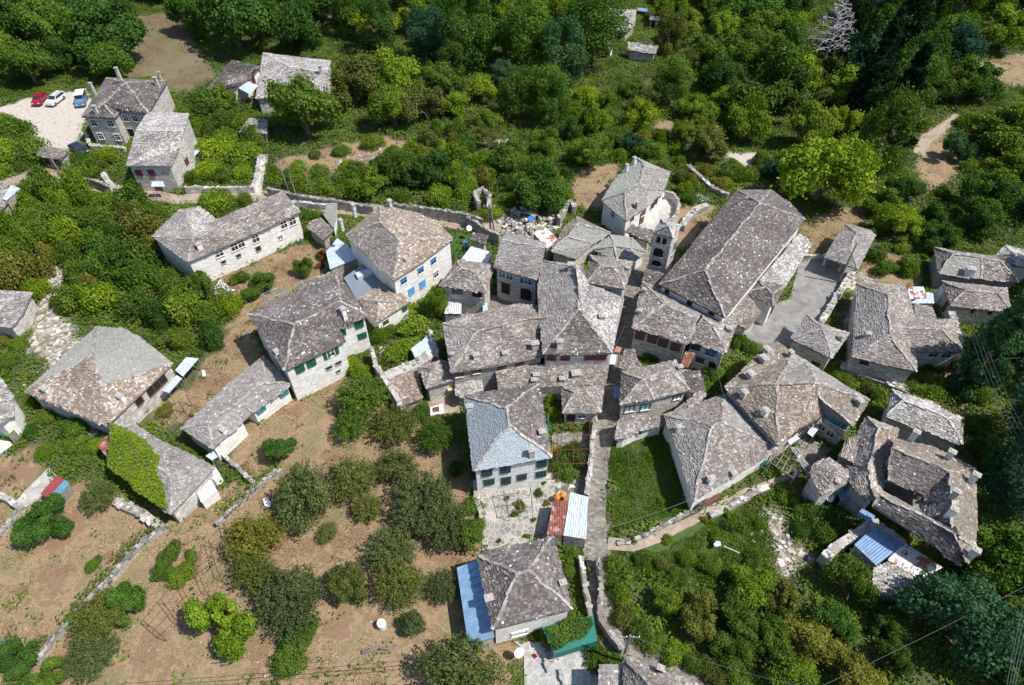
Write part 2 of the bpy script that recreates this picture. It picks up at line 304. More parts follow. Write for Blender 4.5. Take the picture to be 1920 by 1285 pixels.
dg = ramp(nt, [(0.5,(0,0,0)),(0.62,(0.65,0.65,0.65))]); nt.links.new(n1.outputs[0], dg.inputs[0]); dryc = mixc(nt, dg.outputs[0], dry.outputs[0], (0.13,0.14,0.05))
gv = ramp(nt, [(0.3,(0.33,0.27,0.21)),(0.42,(0.45,0.4,0.35)),(0.7,(0.54,0.5,0.45))]); nt.links.new(n2.outputs[0], gv.inputs[0])
vr = N_(nt, "ShaderNodeTexVoronoi"); vr.inputs["Scale"].default_value = 2.2; nt.links.new(tc.outputs["Object"], vr.inputs["Vector"]); vs = N_(nt, "ShaderNodeSeparateColor"); nt.links.new(vr.outputs["Color"], vs.inputs[0])
rb = ramp(nt, [(0,(0.12,0.12,0.07)),(0.4,(0.27,0.22,0.16)),(0.75,(0.4,0.37,0.33)),(1,(0.62,0.6,0.57))]); nt.links.new(vs.outputs[0], rb.inputs[0])
c = mixc(nt, sp.outputs[0], base.outputs[0], dryc); c = mixc(nt, sp.outputs[1], c, gv.outputs[0]); c = mixc(nt, sp.outputs[2], c, rb.outputs[0])
gs = ramp(nt, [(0.35,(0.04,0.075,0.012)),(0.65,(0.09,0.12,0.03))]); nt.links.new(n2.outputs[0], gs.inputs[0])
dk = mixc(nt, n1.outputs[0], (0.09,0.1,0.04), (0.24,0.18,0.12))
mg = N_(nt, "ShaderNodeMath", operation='GREATER_THAN'); mg.inputs[1].default_value = 0.75; nt.links.new(at.outputs["Alpha"], mg.inputs[0])
md = N_(nt, "ShaderNodeMath", operation='COMPARE'); md.inputs[1].default_value = 0.5; md.inputs[2].default_value = 0.2; nt.links.new(at.outputs["Alpha"], md.inputs[0])
c = mixc(nt, md.outputs[0], c, dk); c = mixc(nt, mg.outputs[0], c, gs.outputs[0])
r3 = ramp(nt, [(0.3,(0.8,0.8,0.8)),(0.7,(1.15,1.15,1.15))]); nt.links.new(n3.outputs[0], r3.inputs[0]); c = mixc(nt, 1.0, c, r3.outputs[0], 'MULTIPLY')
nt.links.new(c, b.inputs["Base Color"]); b.inputs["Roughness"].default_value = 0.95; bump(nt, b, n3.outputs[0], 0.6, 0.12)
me.materials.append(m); me.polygons.foreach_set('use_smooth', [True]*len(me.polygons)); me.update(); go = bpy.data.objects.new("ground", me); COL.objects.link(go); tag(go, kind='structure')
# ------------------------------------------------------------------ paved surfaces
def pave_mat(name, lo, hi, mort, sx, sy, rnd=1.0, edge=0.06):
    m, nt, b = newmat(name); tc = N_(nt, "ShaderNodeTexCoord"); mp = N_(nt, "ShaderNodeMapping"); mp.inputs["Scale"].default_value = (sx, sy, 1); nt.links.new(tc.outputs["Object"], mp.inputs[0])
    v = N_(nt, "ShaderNodeTexVoronoi"); v.voronoi_dimensions = '2D'; v.inputs["Scale"].default_value = 1; v.inputs["Randomness"].default_value = rnd; nt.links.new(mp.outputs[0], v.inputs["Vector"])
    e = N_(nt, "ShaderNodeTexVoronoi"); e.voronoi_dimensions = '2D'; e.feature = 'DISTANCE_TO_EDGE'; e.inputs["Scale"].default_value = 1; e.inputs["Randomness"].default_value = rnd; nt.links.new(mp.outputs[0], e.inputs["Vector"])
    s = N_(nt, "ShaderNodeSeparateColor"); nt.links.new(v.outputs["Color"], s.inputs[0]); r = ramp(nt, [(0,lo),(1,hi)]); nt.links.new(s.outputs[0], r.inputs[0])
    er = ramp(nt, [(0,(1,1,1)),(edge,(0,0,0))]); nt.links.new(e.outputs["Distance"], er.inputs[0]); c = mixc(nt, er.outputs[0], r.outputs[0], mort)
    n = noise_n(nt, 0.5, 6, tc.outputs["Object"]); r1 = ramp(nt, [(0.35,(0.78,0.78,0.78)),(0.65,(1.1,1.08,1.05))]); nt.links.new(n.outputs[0], r1.inputs[0]); c = mixc(nt, 1.0, c, r1.outputs[0], 'MULTIPLY')
    nt.links.new(c, b.inputs["Base Color"]); b.inputs["Roughness"].default_value = 0.85; bump(nt, b, e.outputs["Distance"], 0.4, 0.03); MATS[name] = m
pave_mat('paving_slabs', (0.2,0.198,0.192), (0.27,0.265,0.255), (0.16,0.157,0.15), 1.5, 1.5, 0.6, 0.04)
pave_mat('paving_flag', (0.22,0.205,0.185), (0.37,0.35,0.325), (0.52,0.5,0.47), 1.6, 1.6, 1.0, 0.1)
pave_mat('paving_flag_grey', (0.3,0.3,0.3), (0.42,0.42,0.41), (0.55,0.54,0.52), 1.5, 1.5, 1.0, 0.08)
pave_mat('lane_cobble', (0.14,0.128,0.115), (0.3,0.28,0.25), (0.09,0.08,0.065), 2.4, 3.4, 1.0, 0.08)
pave_mat('road_earth', (0.29,0.235,0.18), (0.38,0.32,0.255), (0.31,0.255,0.2), 3.5, 3.5, 1.0, 0.03)
pave_mat('slab_pale', (0.36,0.345,0.325), (0.5,0.485,0.46), (0.38,0.36,0.34), 1.3, 1.3, 0.8, 0.05)
def sheet(name, tile, pts, z, mat, kind='structure', h=0.0, label=None, cat=None):
    pp = [TP(tile, x, y, z+h) for x, y in pts]; mb = MB(); n = len(pp)
    mb.face(pp, mat)
    if h > 0:
        per = 0
        for i in range(n):
            a, c = pp[i], pp[(i+1) % n]; L = (c-a).length
            mb.face([a, Vector((a.x,a.y,-0.3)), Vector((c.x,c.y,-0.3)), c], 'wall_stone', .5, [(per,h),(per,-.3),(per+L,-.3),(per+L,h)]); per += L
    else:
        for i in range(n):
            a, c = pp[i], pp[(i+1) % n]; mb.face([a, Vector((a.x,a.y,-0.3)), Vector((c.x,c.y,-0.3)), c], mat)
    o = mb.build(name); FOOT.append([(p.x, p.y) for p in pp])
    return tag(o, label, cat, kind=kind)
def strip(name, tile, pts, wds, z, mat, kind='structure'):
    """pts centre line in image bearings; wds widths in metres"""
    pp = [TP(tile, x, y, z) for x, y in pts]
    fine, fw = [], []
    for i in range(len(pp)-1):
        k = max(1, int((pp[i+1]-pp[i]).length/1.2))
        for q in range(k): t = q/k; fine.append(pp[i].lerp(pp[i+1], t)); fw.append(wds[i]*(1-t)+wds[i+1]*t)
    fine.append(pp[-1]); fw.append(wds[-1]); L, R = [], []
    for i, p in enumerate(fine):
        d = (fine[min(i+2, len(fine)-1)]-fine[max(i-2, 0)]); d.z = 0; d.normalize(); s = Vector((-d.y, d.x, 0))
        L.append(p+s*(fw[i]/2+random.uniform(-.12,.12))); R.append(p-s*(fw[i]/2+random.uniform(-.12,.12)))
    mb = MB()
    for i in range(len(fine)-1):
        mb.face([R[i], R[i+1], L[i+1], L[i]], mat)
        for a, c in ((R[i], R[i+1]), (L[i+1], L[i])): mb.face([a, Vector((a.x,a.y,-.2)), Vector((c.x,c.y,-.2)), c], mat)
    o = mb.build(name); FOOT.append([(p.x,p.y) for p in R] + [(p.x,p.y) for p in L[::-1]]); return tag(o, kind=kind)
Z1 = 0.14
strip('village_road', 'full', [(-30,352),(60,332),(130,340),(215,355),(330,374),(480,366),(600,382),(740,402),(850,418),(960,428)], [3,3.6,3.6,2.8,2.6,3.4,4,3.6,3.2,3], Z1, 'road_earth')
strip('cobbled_lane', 'full', [(1230,470),(1195,490),(1188,540),(1172,620),(1155,700),(1140,775),(1122,850),(1112,930),(1113,1010),(1128,1080),(1130,1150),(1155,1200),(1220,1230),(1320,1275),(1380,1310)], [4,3,2.6,2.6,2.6,2.6,2.6,2.8,2.8,2.6,2.8,3.2,3,2.4,2.4], Z1+.004, 'lane_cobble')
strip('dirt_path', 'full', [(1140,1018),(1185,1022),(1240,1005),(1300,975),(1350,945),(1420,915),(1480,890)], [1.4,1.6,1.1,.9,.8,.9,.8], Z1+.008, 'road_earth')
strip('stone_stairway', 'full', [(496,290),(488,320),(484,345),(478,366)], [1.6,1.6,1.8,2], Z1+.012, 'slab_pale')
strip('footpath', 'full', [(1800,215),(1760,245),(1735,262),(1722,290)], [2,2,2.2,2], Z1, 'road_earth')
sheet('church_square', 'full', [(1480,560),(1500,490),(1515,478),(1552,478),(1600,505),(1600,520),(1540,612),(1520,650),(1440,668),(1395,640),(1405,600),(1440,575)], Z1+.03, 'paving_slabs')
sheet('courtyard_paving', 'full', [(892,908),(1040,900),(1040,930),(1020,1000),(1000,1005),(1000,1025),(905,1035),(900,960)], Z1+.02, 'paving_flag')
sheet('garden_terrace', 'L', [(860,650),(1140,640),(1150,960),(880,960)], Z1+.02, 'lane_cobble')
sheet('patio_paving', 'M', [(490,960),(1050,960),(1100,1010),(1110,1340),(570,1340),(560,1020)], Z1+.02, 'paving_flag_grey')
sheet('terrace_paving', 'C', [(650,1285),(780,1130),(860,1070),(905,1075),(938,1130),(925,1180),(850,1270),(800,1300),(640,1340)], 0, 'slab_pale', h=0.8)
sheet('upper_courtyard', 'O', [(60,400),(95,368),(260,450),(215,525),(120,620),(20,470)], Z1+.02, 'lane_cobble')
sheet('farm_track', 'Y', [(-20,1085),(60,1105),(110,1135),(200,1040),(345,895),(400,950),(290,1090),(200,1170),(140,1180),(-20,1110)], Z1+.01, 'slab_pale')
sheet('yard_terrace', 'T', [(560,1010),(840,930),(900,1060),(860,1210),(720,1215),(590,1160)], Z1+.02, 'road_earth')
sheet('inner_court', 'O', [(540,700),(800,870),(830,742),(580,640)], Z1, 'paving_slabs')
sheet('village_yard', 'G', [(110,740),(480,690),(850,760),(830,830),(500,870),(120,890)], Z1, 'lane_cobble')
sheet('alley_paving', 'H', [(380,630),(730,800),(960,890),(1050,980),(930,930),(700,840)], Z1, 'paving_slabs')
# ------------------------------------------------------------------ buildings
UP = Vector((0,0,1))
def tri_z(poly3):
    tris = geometry.tessellate_polygon([[Vector((p.x, p.y, 0)) for p in poly3]])
    T = [[poly3[i] for i in t] for t in tris]
    def f(x, y):
        best, bz = -1e9, poly3[0].z
        for a, b, c in T:
            den = (b.y-c.y)*(a.x-c.x)+(c.x-b.x)*(a.y-c.y)
            if abs(den) < 1e-9: continue
            l1 = ((b.y-c.y)*(x-c.x)+(c.x-b.x)*(y-c.y))/den; l2 = ((c.y-a.y)*(x-c.x)+(a.x-c.x)*(y-c.y))/den; l3 = 1-l1-l2
            mn = min(l1, l2, l3)
            if mn > best: best = mn; bz = l1*a.z+l2*b.z+l3*c.z
            if mn >= 0: break
        return bz
    return f, T
def newell(pts):
    n = Vector((0,0,0))
    for i in range(len(pts)):
        a, b = pts[i], pts[(i+1) % len(pts)]
        n += Vector(((a.y-b.y)*(a.z+b.z), (a.z-b.z)*(a.x+b.x), (a.x-b.x)*(a.y+b.y)))
    n.normalize()
    return n if n.z > 0 else -n
def lay_slates(mb, poly3, mat, rng, size=1.0, seed=0.0, wob=1.0):
    n = newell(poly3)
    e = UP.cross(n)
    if e.length < 0.03:
        a = poly3[1]-poly3[0]; a.z = 0; e = a
    e.normalize(); u = n.cross(e); u.normalize()
    if u.z < 0: u = -u
    o = poly3[0]; q2 = [((p-o).dot(e), (p-o).dot(u)) for p in poly3]; fz, _ = tri_z(poly3)
    def pt(s, t, lift):
        p = o + e*s + u*t; z = fz(p.x, p.y)
        z += 0.07*wob*(.7+noise.noise(Vector((p.x*.4+seed, p.y*.4, 1.7))))
        return Vector((p.x, p.y, z+lift))
    t0 = min(q[1] for q in q2); t1 = max(q[1] for q in q2); t = t0; nq = len(q2)
    while t < t1-0.02:
        dt = (0.17+0.09*rng.random())*size; tm = min(t+dt*0.5, t1-0.01); xs = []
        for i in range(nq):
            (s_a, t_a), (s_b, t_b) = q2[i], q2[(i+1) % nq]
            if (t_a > tm) != (t_b > tm): xs.append(s_a+(tm-t_a)*(s_b-s_a)/(t_b-t_a))
        xs.sort()
        for k in range(0, len(xs)-1, 2):
            s, s1 = xs[k]-0.03, xs[k+1]+0.03
            s -= rng.random()*0.08; s1 += rng.random()*0.08
            while s < s1-0.02:
                wt_ = rng.random() < .15; wd = (0.16+0.14*rng.random() if wt_ else 0.2+0.36*rng.random()**1.5)*size; e1 = min(s+wd, s1)
                if s1-e1 < 0.09: e1 = s1
                j = rng.random()*0.14*size; tl = t-j; tu = min(t+dt+0.03, t1+0.02); lift = 0.05+0.1*rng.random(); sk = (rng.random()-.5)*0.14
                mx = o+e*s+u*t
                tone = 0.4+0.5*(rng.random()-0.5)+0.2*noise.noise(Vector((mx.x*.33+seed, mx.y*.33, 3)))+0.1*noise.noise(Vector((mx.x*1.1, mx.y*1.1+seed, 9)))
                if wt_: tone += 0.14+.32*rng.random()
                a = pt(s+.008, tl, lift+sk*.3); b = pt(e1-.008, tl+sk*.5, lift-sk*.3); c = pt(e1-.008, tu, 0.025); d = pt(s+.008, tu, 0.025)
                tone = min(1, max(0, tone)); mb.face([a,b,c,d], mat, tone)
                mb.face([Vector((a.x,a.y,a.z-.06)), Vector((b.x,b.y,b.z-.06)), b, a], mat, tone*0.8)
                s = e1
        t += dt
WIN = dict(  # kind: (frame material, pane material, mullions)
  dark=('wall_white','dark_glass',1), white=('paint_white','dark_glass',1), hole=('wall_grey','dark_opening',0), green=('paint_green','paint_green',2), dgreen=('paint_darkgreen','paint_darkgreen',2),
  blue=('paint_blue','dark_glass',1), blueshut=('paint_blue','paint_blue',2), brown=('wood_brown','dark_glass',1), brownshut=('wood_brown','wood_brown',2), red=('paint_maroon','paint_maroon',2),
  turq=('paint_turquoise','paint_turquoise',2), bluew=('tin_pale','dark_glass',1), doorbrown=('wood_brown','wood_brown',2), doordark=('wood_brown','dark_opening',0), doorred=('paint_red','paint_maroon',2),
  glassblue=('timber_bluegrey','glass_blue',1), arch=('wall_stone','dark_opening',0), bell=('wall_stone','dark_opening',0), lgreen=('paint_green','tin_pale',1))
def building(name, label, tile, H, verts, faces, mat='slate_mixed', wall='wall_stone', wins=(), chims=(), cat='house', walls=True, fmats=None, size=1.0, base=-0.3, inset=0.35, caps=True, posts=None, group=None, wallskip=(), thick=0.14, seed=None, bands=()):
    rng = random.Random(len(name)*7+len(verts)*13+int(H*10)+int(verts[0][0])); seed = rng.random()*50
    V = [TP(tile, v[0], v[1], H+(v[2] if len(v) > 2 else 0)) for v in verts]
    cx = sum(v.x for v in V)/len(V); cy = sum(v.y for v in V)/len(V); th = thing(name, (cx, cy, 0), label, cat, group)
    # orient faces, find boundary
    F = []
    for f in faces:
        ar = sum(verts[f[i]][0]*verts[f[(i+1) % len(f)]][1]-verts[f[(i+1) % len(f)]][0]*verts[f[i]][1] for i in range(len(f)))
        F.append(list(f) if ar < 0 else list(f)[::-1])
    ed = {}
    for fi, f in enumerate(F):
        for i in range(len(f)): ed.setdefault(frozenset((f[i], f[(i+1) % len(f)])), []).append((fi, f[i], f[(i+1) % len(f)]))
    nxt = {a: b for k, l in ed.items() if len(l) == 1 for _, a, b in l}
    st = next(iter(nxt)); loop = [st]
    while nxt.get(loop[-1]) is not None and nxt[loop[-1]] != st and len(loop) < 99: loop.append(nxt[loop[-1]])
    mb = MB()
    deckm = mat
    for fi, f in enumerate(F):
        pl = [V[i] for i in f]; fm = (fmats or {}).get(fi, mat); _, T = tri_z(pl)
        for tr in T:
            a = (tr[1]-tr[0]).cross(tr[2]-tr[0])
            if a.z < 0: tr = tr[::-1]
            mb.face([p+UP*0.015 for p in tr], fm, 0.25); mb.face([p-UP*thick for p in tr][::-1], 'wood_grey')
        lay_slates(mb, pl, fm, rng, size*(0.75 if 'blue' in fm else .92), seed, 0.4 if ('blue' in fm or 'smooth' in fm) else 1.6)
    L = [V[i] for i in loop]
    for i in range(len(L)):
        a, b = L[i], L[(i+1) % len(L)]; mb.face([a+UP*.015, a-UP*thick, b-UP*thick, b+UP*.015][::-1], mat, 0.3)
    roof = mb.build('roof', th)
    if caps:
        cb = MB(); capm = {'slate_brown':'slate_mixed','slate_white':'slate_white','slate_grey':'slate_grey','slate_smooth':'slate_grey'}.get(mat, 'slate_mixed')
        for k, l in ed.items():
            if len(l) != 2: continue
            (fa, a, b), (fb, _, _) = l; na = newell([V[i] for i in F[fa]]); nb = newell([V[i] for i in F[fb]])
            ca = sum((V[i] for i in F[fa]), Vector())/len(F[fa]); mid = (V[a]+V[b])/2
            if (ca-mid).dot(nb) > -0.02: continue     # valley or flat
            d = V[b]-V[a]; Ln = d.length; d.normalize(); s = d.cross(UP).normalized(); nrm = s.cross(d).normalized(); q = 0
            while q < Ln-0.1:
                w_ = min(0.3+0.35*rng.random(), Ln-q); c = V[a]+d*(q+w_/2)+s*(rng.random()-.5)*.12+UP*(.03+.07*(.7+noise.noise(Vector(((V[a]+d*q).x*.4+seed, (V[a]+d*q).y*.4, 1.7)))))
                cb.box(c+s*(.1*math.sin(q*1.3)), d, s, nrm, w_/2-.01, 0.09+0.09*rng.random(), 0.03, 0.09+0.03*rng.random(), capm, .35+.5*rng.random()); q += w_
        if cb.f: cb.build('ridge_capping', roof)
    fzs = [tri_z([V[i] for i in f]) for f in F]
    # plan outline inset for the walls
    n = len(L); INS = []
    for i in range(n):
        p0, p, p1 = L[i-1], L[i], L[(i+1) % n]; d0 = Vector((p.x-p0.x, p.y-p0.y)).normalized(); d1 = Vector((p1.x-p.x, p1.y-p.y)).normalized()
        n0 = Vector((-d0.y, d0.x)); n1 = Vector((-d1.y, d1.x)); mm = n0+n1
        if mm.length < 1e-3: mm = n0
        mm.normalize(); k = inset/max(0.45, mm.dot(n1)); INS.append(Vector((p.x+mm.x*k, p.y+mm.y*k, p.z-thick-.01)))
    if posts is None: FOOT.append([(p.x, p.y) for p in INS])
    else: FOOT.append([(p.x, p.y) for p in L])
    if walls:
        wb = MB(); per = 0; wallq = []
        for i in range(n):
            a, b = INS[i], INS[(i+1) % n]; Ln = Vector((b.x-a.x, b.y-a.y)).length
            if i not in wallskip:
                wb.face([Vector((a.x,a.y,base)), Vector((b.x,b.y,base)), b, a], wall, .5, [(per,base),(per+Ln,base),(per+Ln,b.z),(per,a.z)]); wallq.append((a, b))
            per += Ln
        wo = wb.build('wall', th)
        # windows and doors found on the wall under their image bearing
        cp = Vector((0,0,CAM_H))
        for wn in wins:
            x, y, ww, hh, kd = wn[:5]; q = tp(tile, x, y); r = ray(*q); best = None
            for a, b in wallq:
                d = Vector((b.x-a.x, b.y-a.y, 0)); Ln = d.length; d.normalize(); nr = Vector((d.y, -d.x, 0)); den = r.dot(nr)
                if den >= -1e-6: continue
                t = (a-cp).dot(nr)/den; p = cp+r*t; s = (p-a).dot(d)
                viol = max(0, -s, s-Ln)+max(0, -p.z-1, p.z-max(a.z, b.z)-.6)
                if Ln < ww+.3 or viol > 3: continue
                key_ = viol*30+t
                if best is None or key_ < best[0]: best = (key_, p, d, nr, s, Ln, a, b)
            if best is None: print('NOWIN', name, wn, label); continue
            _, p, d, nr, s, Ln, a, b = best; s = min(max(s, ww/2+.12), Ln-ww/2-.12); top = a.z+(b.z-a.z)*s/Ln-.1
            zc = min(p.z, top-hh/2-.05); zc = max(zc, hh/2+.05); c = Vector((a.x, a.y, 0))+d*s; fm, pm, mu = WIN[kd]
            isdoor = kd.startswith('door') or kd == 'arch'; fb = MB(); ft = 0.09
            for sx in (-1, 1): fb.box(c+d*(sx*(ww/2))+nr*.03, d, nr, UP, ft/2, .06, zc-hh/2, zc+hh/2, fm)
            fb.box(c+nr*.03, d, nr, UP, ww/2+.12, .075, zc+hh/2, zc+hh/2+.1, fm); fb.box(c+nr*.06, d, nr, UP, (ww/2+.08) if mu == 1 else ww/2, .1, zc-hh/2-.07, zc-hh/2, 'wall_white' if mu == 1 else fm)
            if mu == 1: fb.box(c+nr*.03, d, nr, UP, .03, .04, zc-hh/2, zc+hh/2, fm if fm != 'wall_white' else 'paint_white'); fb.box(c+nr*.032, d, nr, UP, ww/2, .04, zc+hh*.1, zc+hh*.1+.05, fm if fm != 'wall_white' else 'paint_white')
            fr = fb.build('door' if isdoor else ('shutter' if mu == 2 else 'window'), th); pb = MB()
            if kd in ('arch', 'bell'):
                pts = [c+nr*.02+d*(-ww/2)+UP*(zc-hh/2), c+nr*.02+d*(ww/2)+UP*(zc-hh/2)]
                for k in range(9): an = math.pi*k/8; pts.append(c+nr*.02+d*(math.cos(an)*ww/2)+UP*(zc+hh/2-ww*.5+math.sin(an)*ww/2))
                pb.face(pts, pm)
            else:
                pb.box(c+nr*.0, d, nr, UP, ww/2-.02, .025, zc-hh/2+.01, zc+hh/2-.01, pm)
                if mu == 2:
                    for sx in (-1, 1):
                        pb.box(c+d*(sx*ww*.24)+nr*.03, d, nr, UP, ww*.215, .03, zc-hh*.46, zc+hh*.46, pm)
                        for k in range(4): pb.box(c+d*(sx*ww*.24)+nr*.07, d, nr, UP, ww*.19, .012, zc-hh*.4+k*hh*.21, zc-hh*.4+k*hh*.21+hh*.1, pm)
            pb.build('panel' if mu == 2 else ('doorway' if kd in ('doordark', 'arch', 'hole', 'bell') else 'pane'), fr)
    if posts:
        for x, y in posts:
            p = TP(tile, x, y, 0); pb = MB(); pb.box(p, Vector((1,0,0)), Vector((0,1,0)), UP, .16, .16, -.2, H-.05, 'wall_stone'); pb.build('post', th)
    for ch in chims:
        x, y, hh, wd = ch[:4]; cm = ch[4] if len(ch) > 4 else 'wall_stone'; q = tp(tile, x, y); r = ray(*q); best = None; cp = Vector((0,0,CAM_H))
        for (fz, T) in fzs:
            for tr in T:
                h_ = geometry.intersect_ray_tri(tr[0], tr[1], tr[2], r, cp, True)
                if h_ is not None and (best is None or (h_-cp).length < (best-cp).length): best = h_
        if best is None: best = P(q[0], q[1], H+.3)
        wd *= .66; a, b = L[0], L[1]; d = Vector((b.x-a.x, b.y-a.y, 0)).normalized(); s = Vector((-d.y, d.x, 0)); cb = MB(); p = Vector((best.x, best.y, 0)); z = best.z
        hx, hy = wd*.5, wd*.38
        cb.box(p, d, s, UP, hx, hy, z-.5, z+hh, cm)
        for sx in (-1, 1):
            for sy in (-1, 1): cb.box(p+d*(sx*(hx-.08))+s*(sy*(hy-.08)), d, s, UP, .07, .07, z+hh, z+hh+.2, cm)
        cb.box(p, d, s, UP, hx-.13, hy-.13, z+hh, z+hh+.02, 'dark_opening'); cb.box(p, d, s, UP, hx+.1, hy+.1, z+hh+.2, z+hh+.27, 'ridge_stone', .45); cb.box(p, d, s, UP, hx*.6, hy*.6, z+hh+.27, z+hh+.34, 'ridge_stone', .6)
        cb.build('chimney', roof)
    return th, roof, V, INS
def fan(n, k): return [(i, (i+1) % n, k) for i in range(n)]
B = building
EX = {}
B('stone_house', 'large L-plan stone house with a brown hipped slate roof beside the gravel car park', 'A', 5.6,
  [(597,440),(940,455),(832,638),(668,630),(645,664),(458,657),(705,466,2.4),(585,585,1.2)], [(0,1,6),(1,2,6),(2,3,7,6),(3,4,7),(4,5,7),(5,0,6,7)], 'slate_brown',
  wins=[(527,690,1.1,1.2,'dark'),(620,693,1.1,1.2,'dark'),(705,662,1,1.2,'white'),(757,665,1,1.2,'white'),(808,672,.9,1.2,'white'),(565,764,1,1.2,'white'),(660,770,1,1.2,'white'),(735,745,1.2,1.6,'hole')],
  chims=[(535,535,2.2,.8),(683,462,2.6,.8),(888,492,1.8,.9),(905,452,1.5,.6),(545,640,1.4,.9)])
B('stone_house', 'two storey gabled house with maroon shutters below the large house by the car park', 'A', 5.2,
  [(708,932),(958,933),(1000,842),(1028,740,1.9),(765,732,1.9),(1060,640,.1),(830,632,.1)], [(0,1,2,3,4),(4,3,5,6)], 'slate_white',
  wins=[(778,970,1,1,'red'),(850,970,1,1,'red'),(895,1064,1.1,1.9,'doorred'),(1045,905,.9,.9,'red')])
B('shed', 'low slate roofed shed with open front beside the electricity pole near the car park', 'X', 2.3, [(375,285),(610,325),(700,215,.7),(445,190,.8)], [(0,1,2,3)], 'slate_mixed', 'wall_grey', wins=[(450,330,1.4,1.3,'hole'),(575,350,1.4,1.3,'hole')], cat='shed')
B('barn', 'slate roofed barn with a grey tin porch right of the car park house', 'A', 3.4, [(1150,512),(1330,487),(1392,450),(1460,377,1.6),(1302,337,1.6)], [(0,1,2,3,4)], 'slate_brown', 'wall_white', wins=[(1415,440,.8,1.5,'doorred')], cat='barn')
B('stone_house', 'pale roofed house half hidden by the tall trees at the upper left', 'B', 3.2, [(0,556),(400,520),(395,415,1.9),(178,373,1.9),(40,300),(420,345)], [(0,1,2,3),(3,2,5,4),(0,3,4)], 'slate_white', chims=[(365,415,1.4,.9)])
B('stone_hut', 'ruined low hut with a patchy slate roof under the trees at the upper left', 'A', 2.0, [(1345,740),(1494,752),(1500,672,.8),(1400,665,.8)], [(0,1,2,3)], 'slate_white', 'wall_dry', cat='hut')
B('barn', 'small old hip roofed barn deep in the wood at the top of the photo', 'C', 2.4, [(558,178),(642,181),(690,140),(697,60),(545,52),(537,98),(607,112,1.5),(612,60,1.5)], [(0,1,6),(1,2,3,7,6),(3,4,7),(4,5,0,6,7)], 'slate_white', 'wall_grey', cat='barn', wins=[(600,195,.8,1.2,'doordark')])
B('stone_hut', 'long low white slate roofed hut in the wood just below the small hipped barn', 'C', 2.1, [(652,285),(802,308),(820,258,.8),(650,238,.8)], [(0,1,2,3)], 'slate_white', 'wall_stone', cat='hut')
B('stone_hut', 'tiny white hut with a dark doorway left of the long low hut in the wood', 'C', 2.1, [(512,275),(560,280),(578,246,.5),(515,243,.5)], [(0,1,2,3)], 'slate_white', 'wall_white', wins=[(527,295,.9,1.4,'doordark')], cat='hut')
B('stone_hut', 'tiny square hut swallowed by climbing plants at the top of the wood', 'C', 2.1, [(770,112),(830,120),(833,98,.2),(772,92,.2)], [(0,1,2,3)], 'slate_white', 'wall_white', wins=[(792,130,.9,1.4,'doordark')], cat='hut')
B('stone_house', 'pale grey roofed white house with a curved walled terrace above the bell tower', 'C', 4.6,
  [(500,1125),(640,1242),(767,1146),(853,1070),(885,968),(708,890),(600,975),(565,1015),(635,1083,1.7),(712,1030,2.0),(745,937,2.0),(745,1063,1.4)],
  [(0,1,8),(1,2,11,9,8),(2,3,11),(3,4,10,9,11),(4,5,10),(5,6,7,0,8,9,10)], 'slate_smooth', 'wall_white', fmats={1:'slate_grey',3:'slate_grey'},
  wins=[(567,1200,.8,1.3,'dark'),(673,1225,.8,1.1,'brown'),(727,1220,1.1,2,'doorbrown'),(785,1155,.9,1.2,'brown'),(803,1135,.9,1.2,'brown'),(848,1015,.8,1.1,'dark'),(743,1165,1.1,1.6,'glassblue')],
  chims=[(640,965,1.2,.7,'wall_white'),(683,925,1.2,.8,'wall_white'),(697,1172,1.1,.8)])
B('pavilion', 'low building with a pale pyramid slab roof left of the bell tower', 'full', 2.6, [(1115,468),(1146,441),(1186,447),(1212,474),(1186,492),(1160,488),(1138,481),(1151,463,.9),(1184,466,.9)], [(0,1,7),(1,2,8,7),(2,3,8),(3,4,8),(4,5,7,8),(5,6,0,7)], 'slate_smooth', 'wall_white', cat='outbuilding')
B('garage', 'small slate roofed store with a brown door beside the white house terrace', 'H', 2.7, [(132,220),(218,264),(312,308),(345,210,.7),(175,178,.7)], [(0,1,2,3,4)], 'slate_mixed', wins=[(185,275,1.1,1.9,'doorbrown')], cat='outbuilding')
# bell tower
tw = B('bell_tower', 'tall square stone bell tower with arched openings beside the church', 'H', 10.0, [(338,232),(488,272),(553,175),(400,122),(452,178,1.5)], fan(4,4), 'slate_white', 'wall_stone', inset=.12,
  wins=[(383,272,.7,1.1,'bell'),(427,288,.7,1.1,'bell'),(500,330,.9,1.8,'bell'),(478,410,.6,.8,'bell'),(380,375,1.5,1.5,'bell'),(365,455,1.5,1.0,'bell')], cat='bell tower', size=.8)
EX['tower'] = tw
# church
ch = B('church', 'large church with the longest dark brown slate roof on the square', 'H', 7.0, [(385,620),(880,870),(1482,130),(1360,0),(1225,-90),(977,-92),(728,515,3.1),(1145,10,3.1)],
  [(0,1,6),(1,2,7,6),(2,3,4,7),(4,5,7),(5,0,6,7)], 'slate_brown', 'wall_white', wins=[(620,735,.8,.9,'hole'),(780,830,.9,.6,'hole'),(450,650,.7,.8,'hole')], cat='church', size=1.0)
B('church_gallery', 'lean-to slate roofed gallery along the right side of the church', 'H', 3.6, [(1330,635),(1526,318),(1500,268,.3),(1438,245,1.5),(1135,585,1.5)], [(0,1,2,3,4)], 'slate_white', 'wall_stone', cat='church gallery')
B('church_porch', 'small hipped slate porch projecting from the church onto the square', 'H', 4.4, [(1050,680),(1240,785),(1332,640),(1135,582),(1180,640,.9),(1235,690,.9)], [(0,1,5,4),(1,2,5),(2,3,4,5),(3,0,4)], 'slate_brown', cat='porch', wins=[(1220,840,1.2,2.2,'doordark')], wall='wall_white')
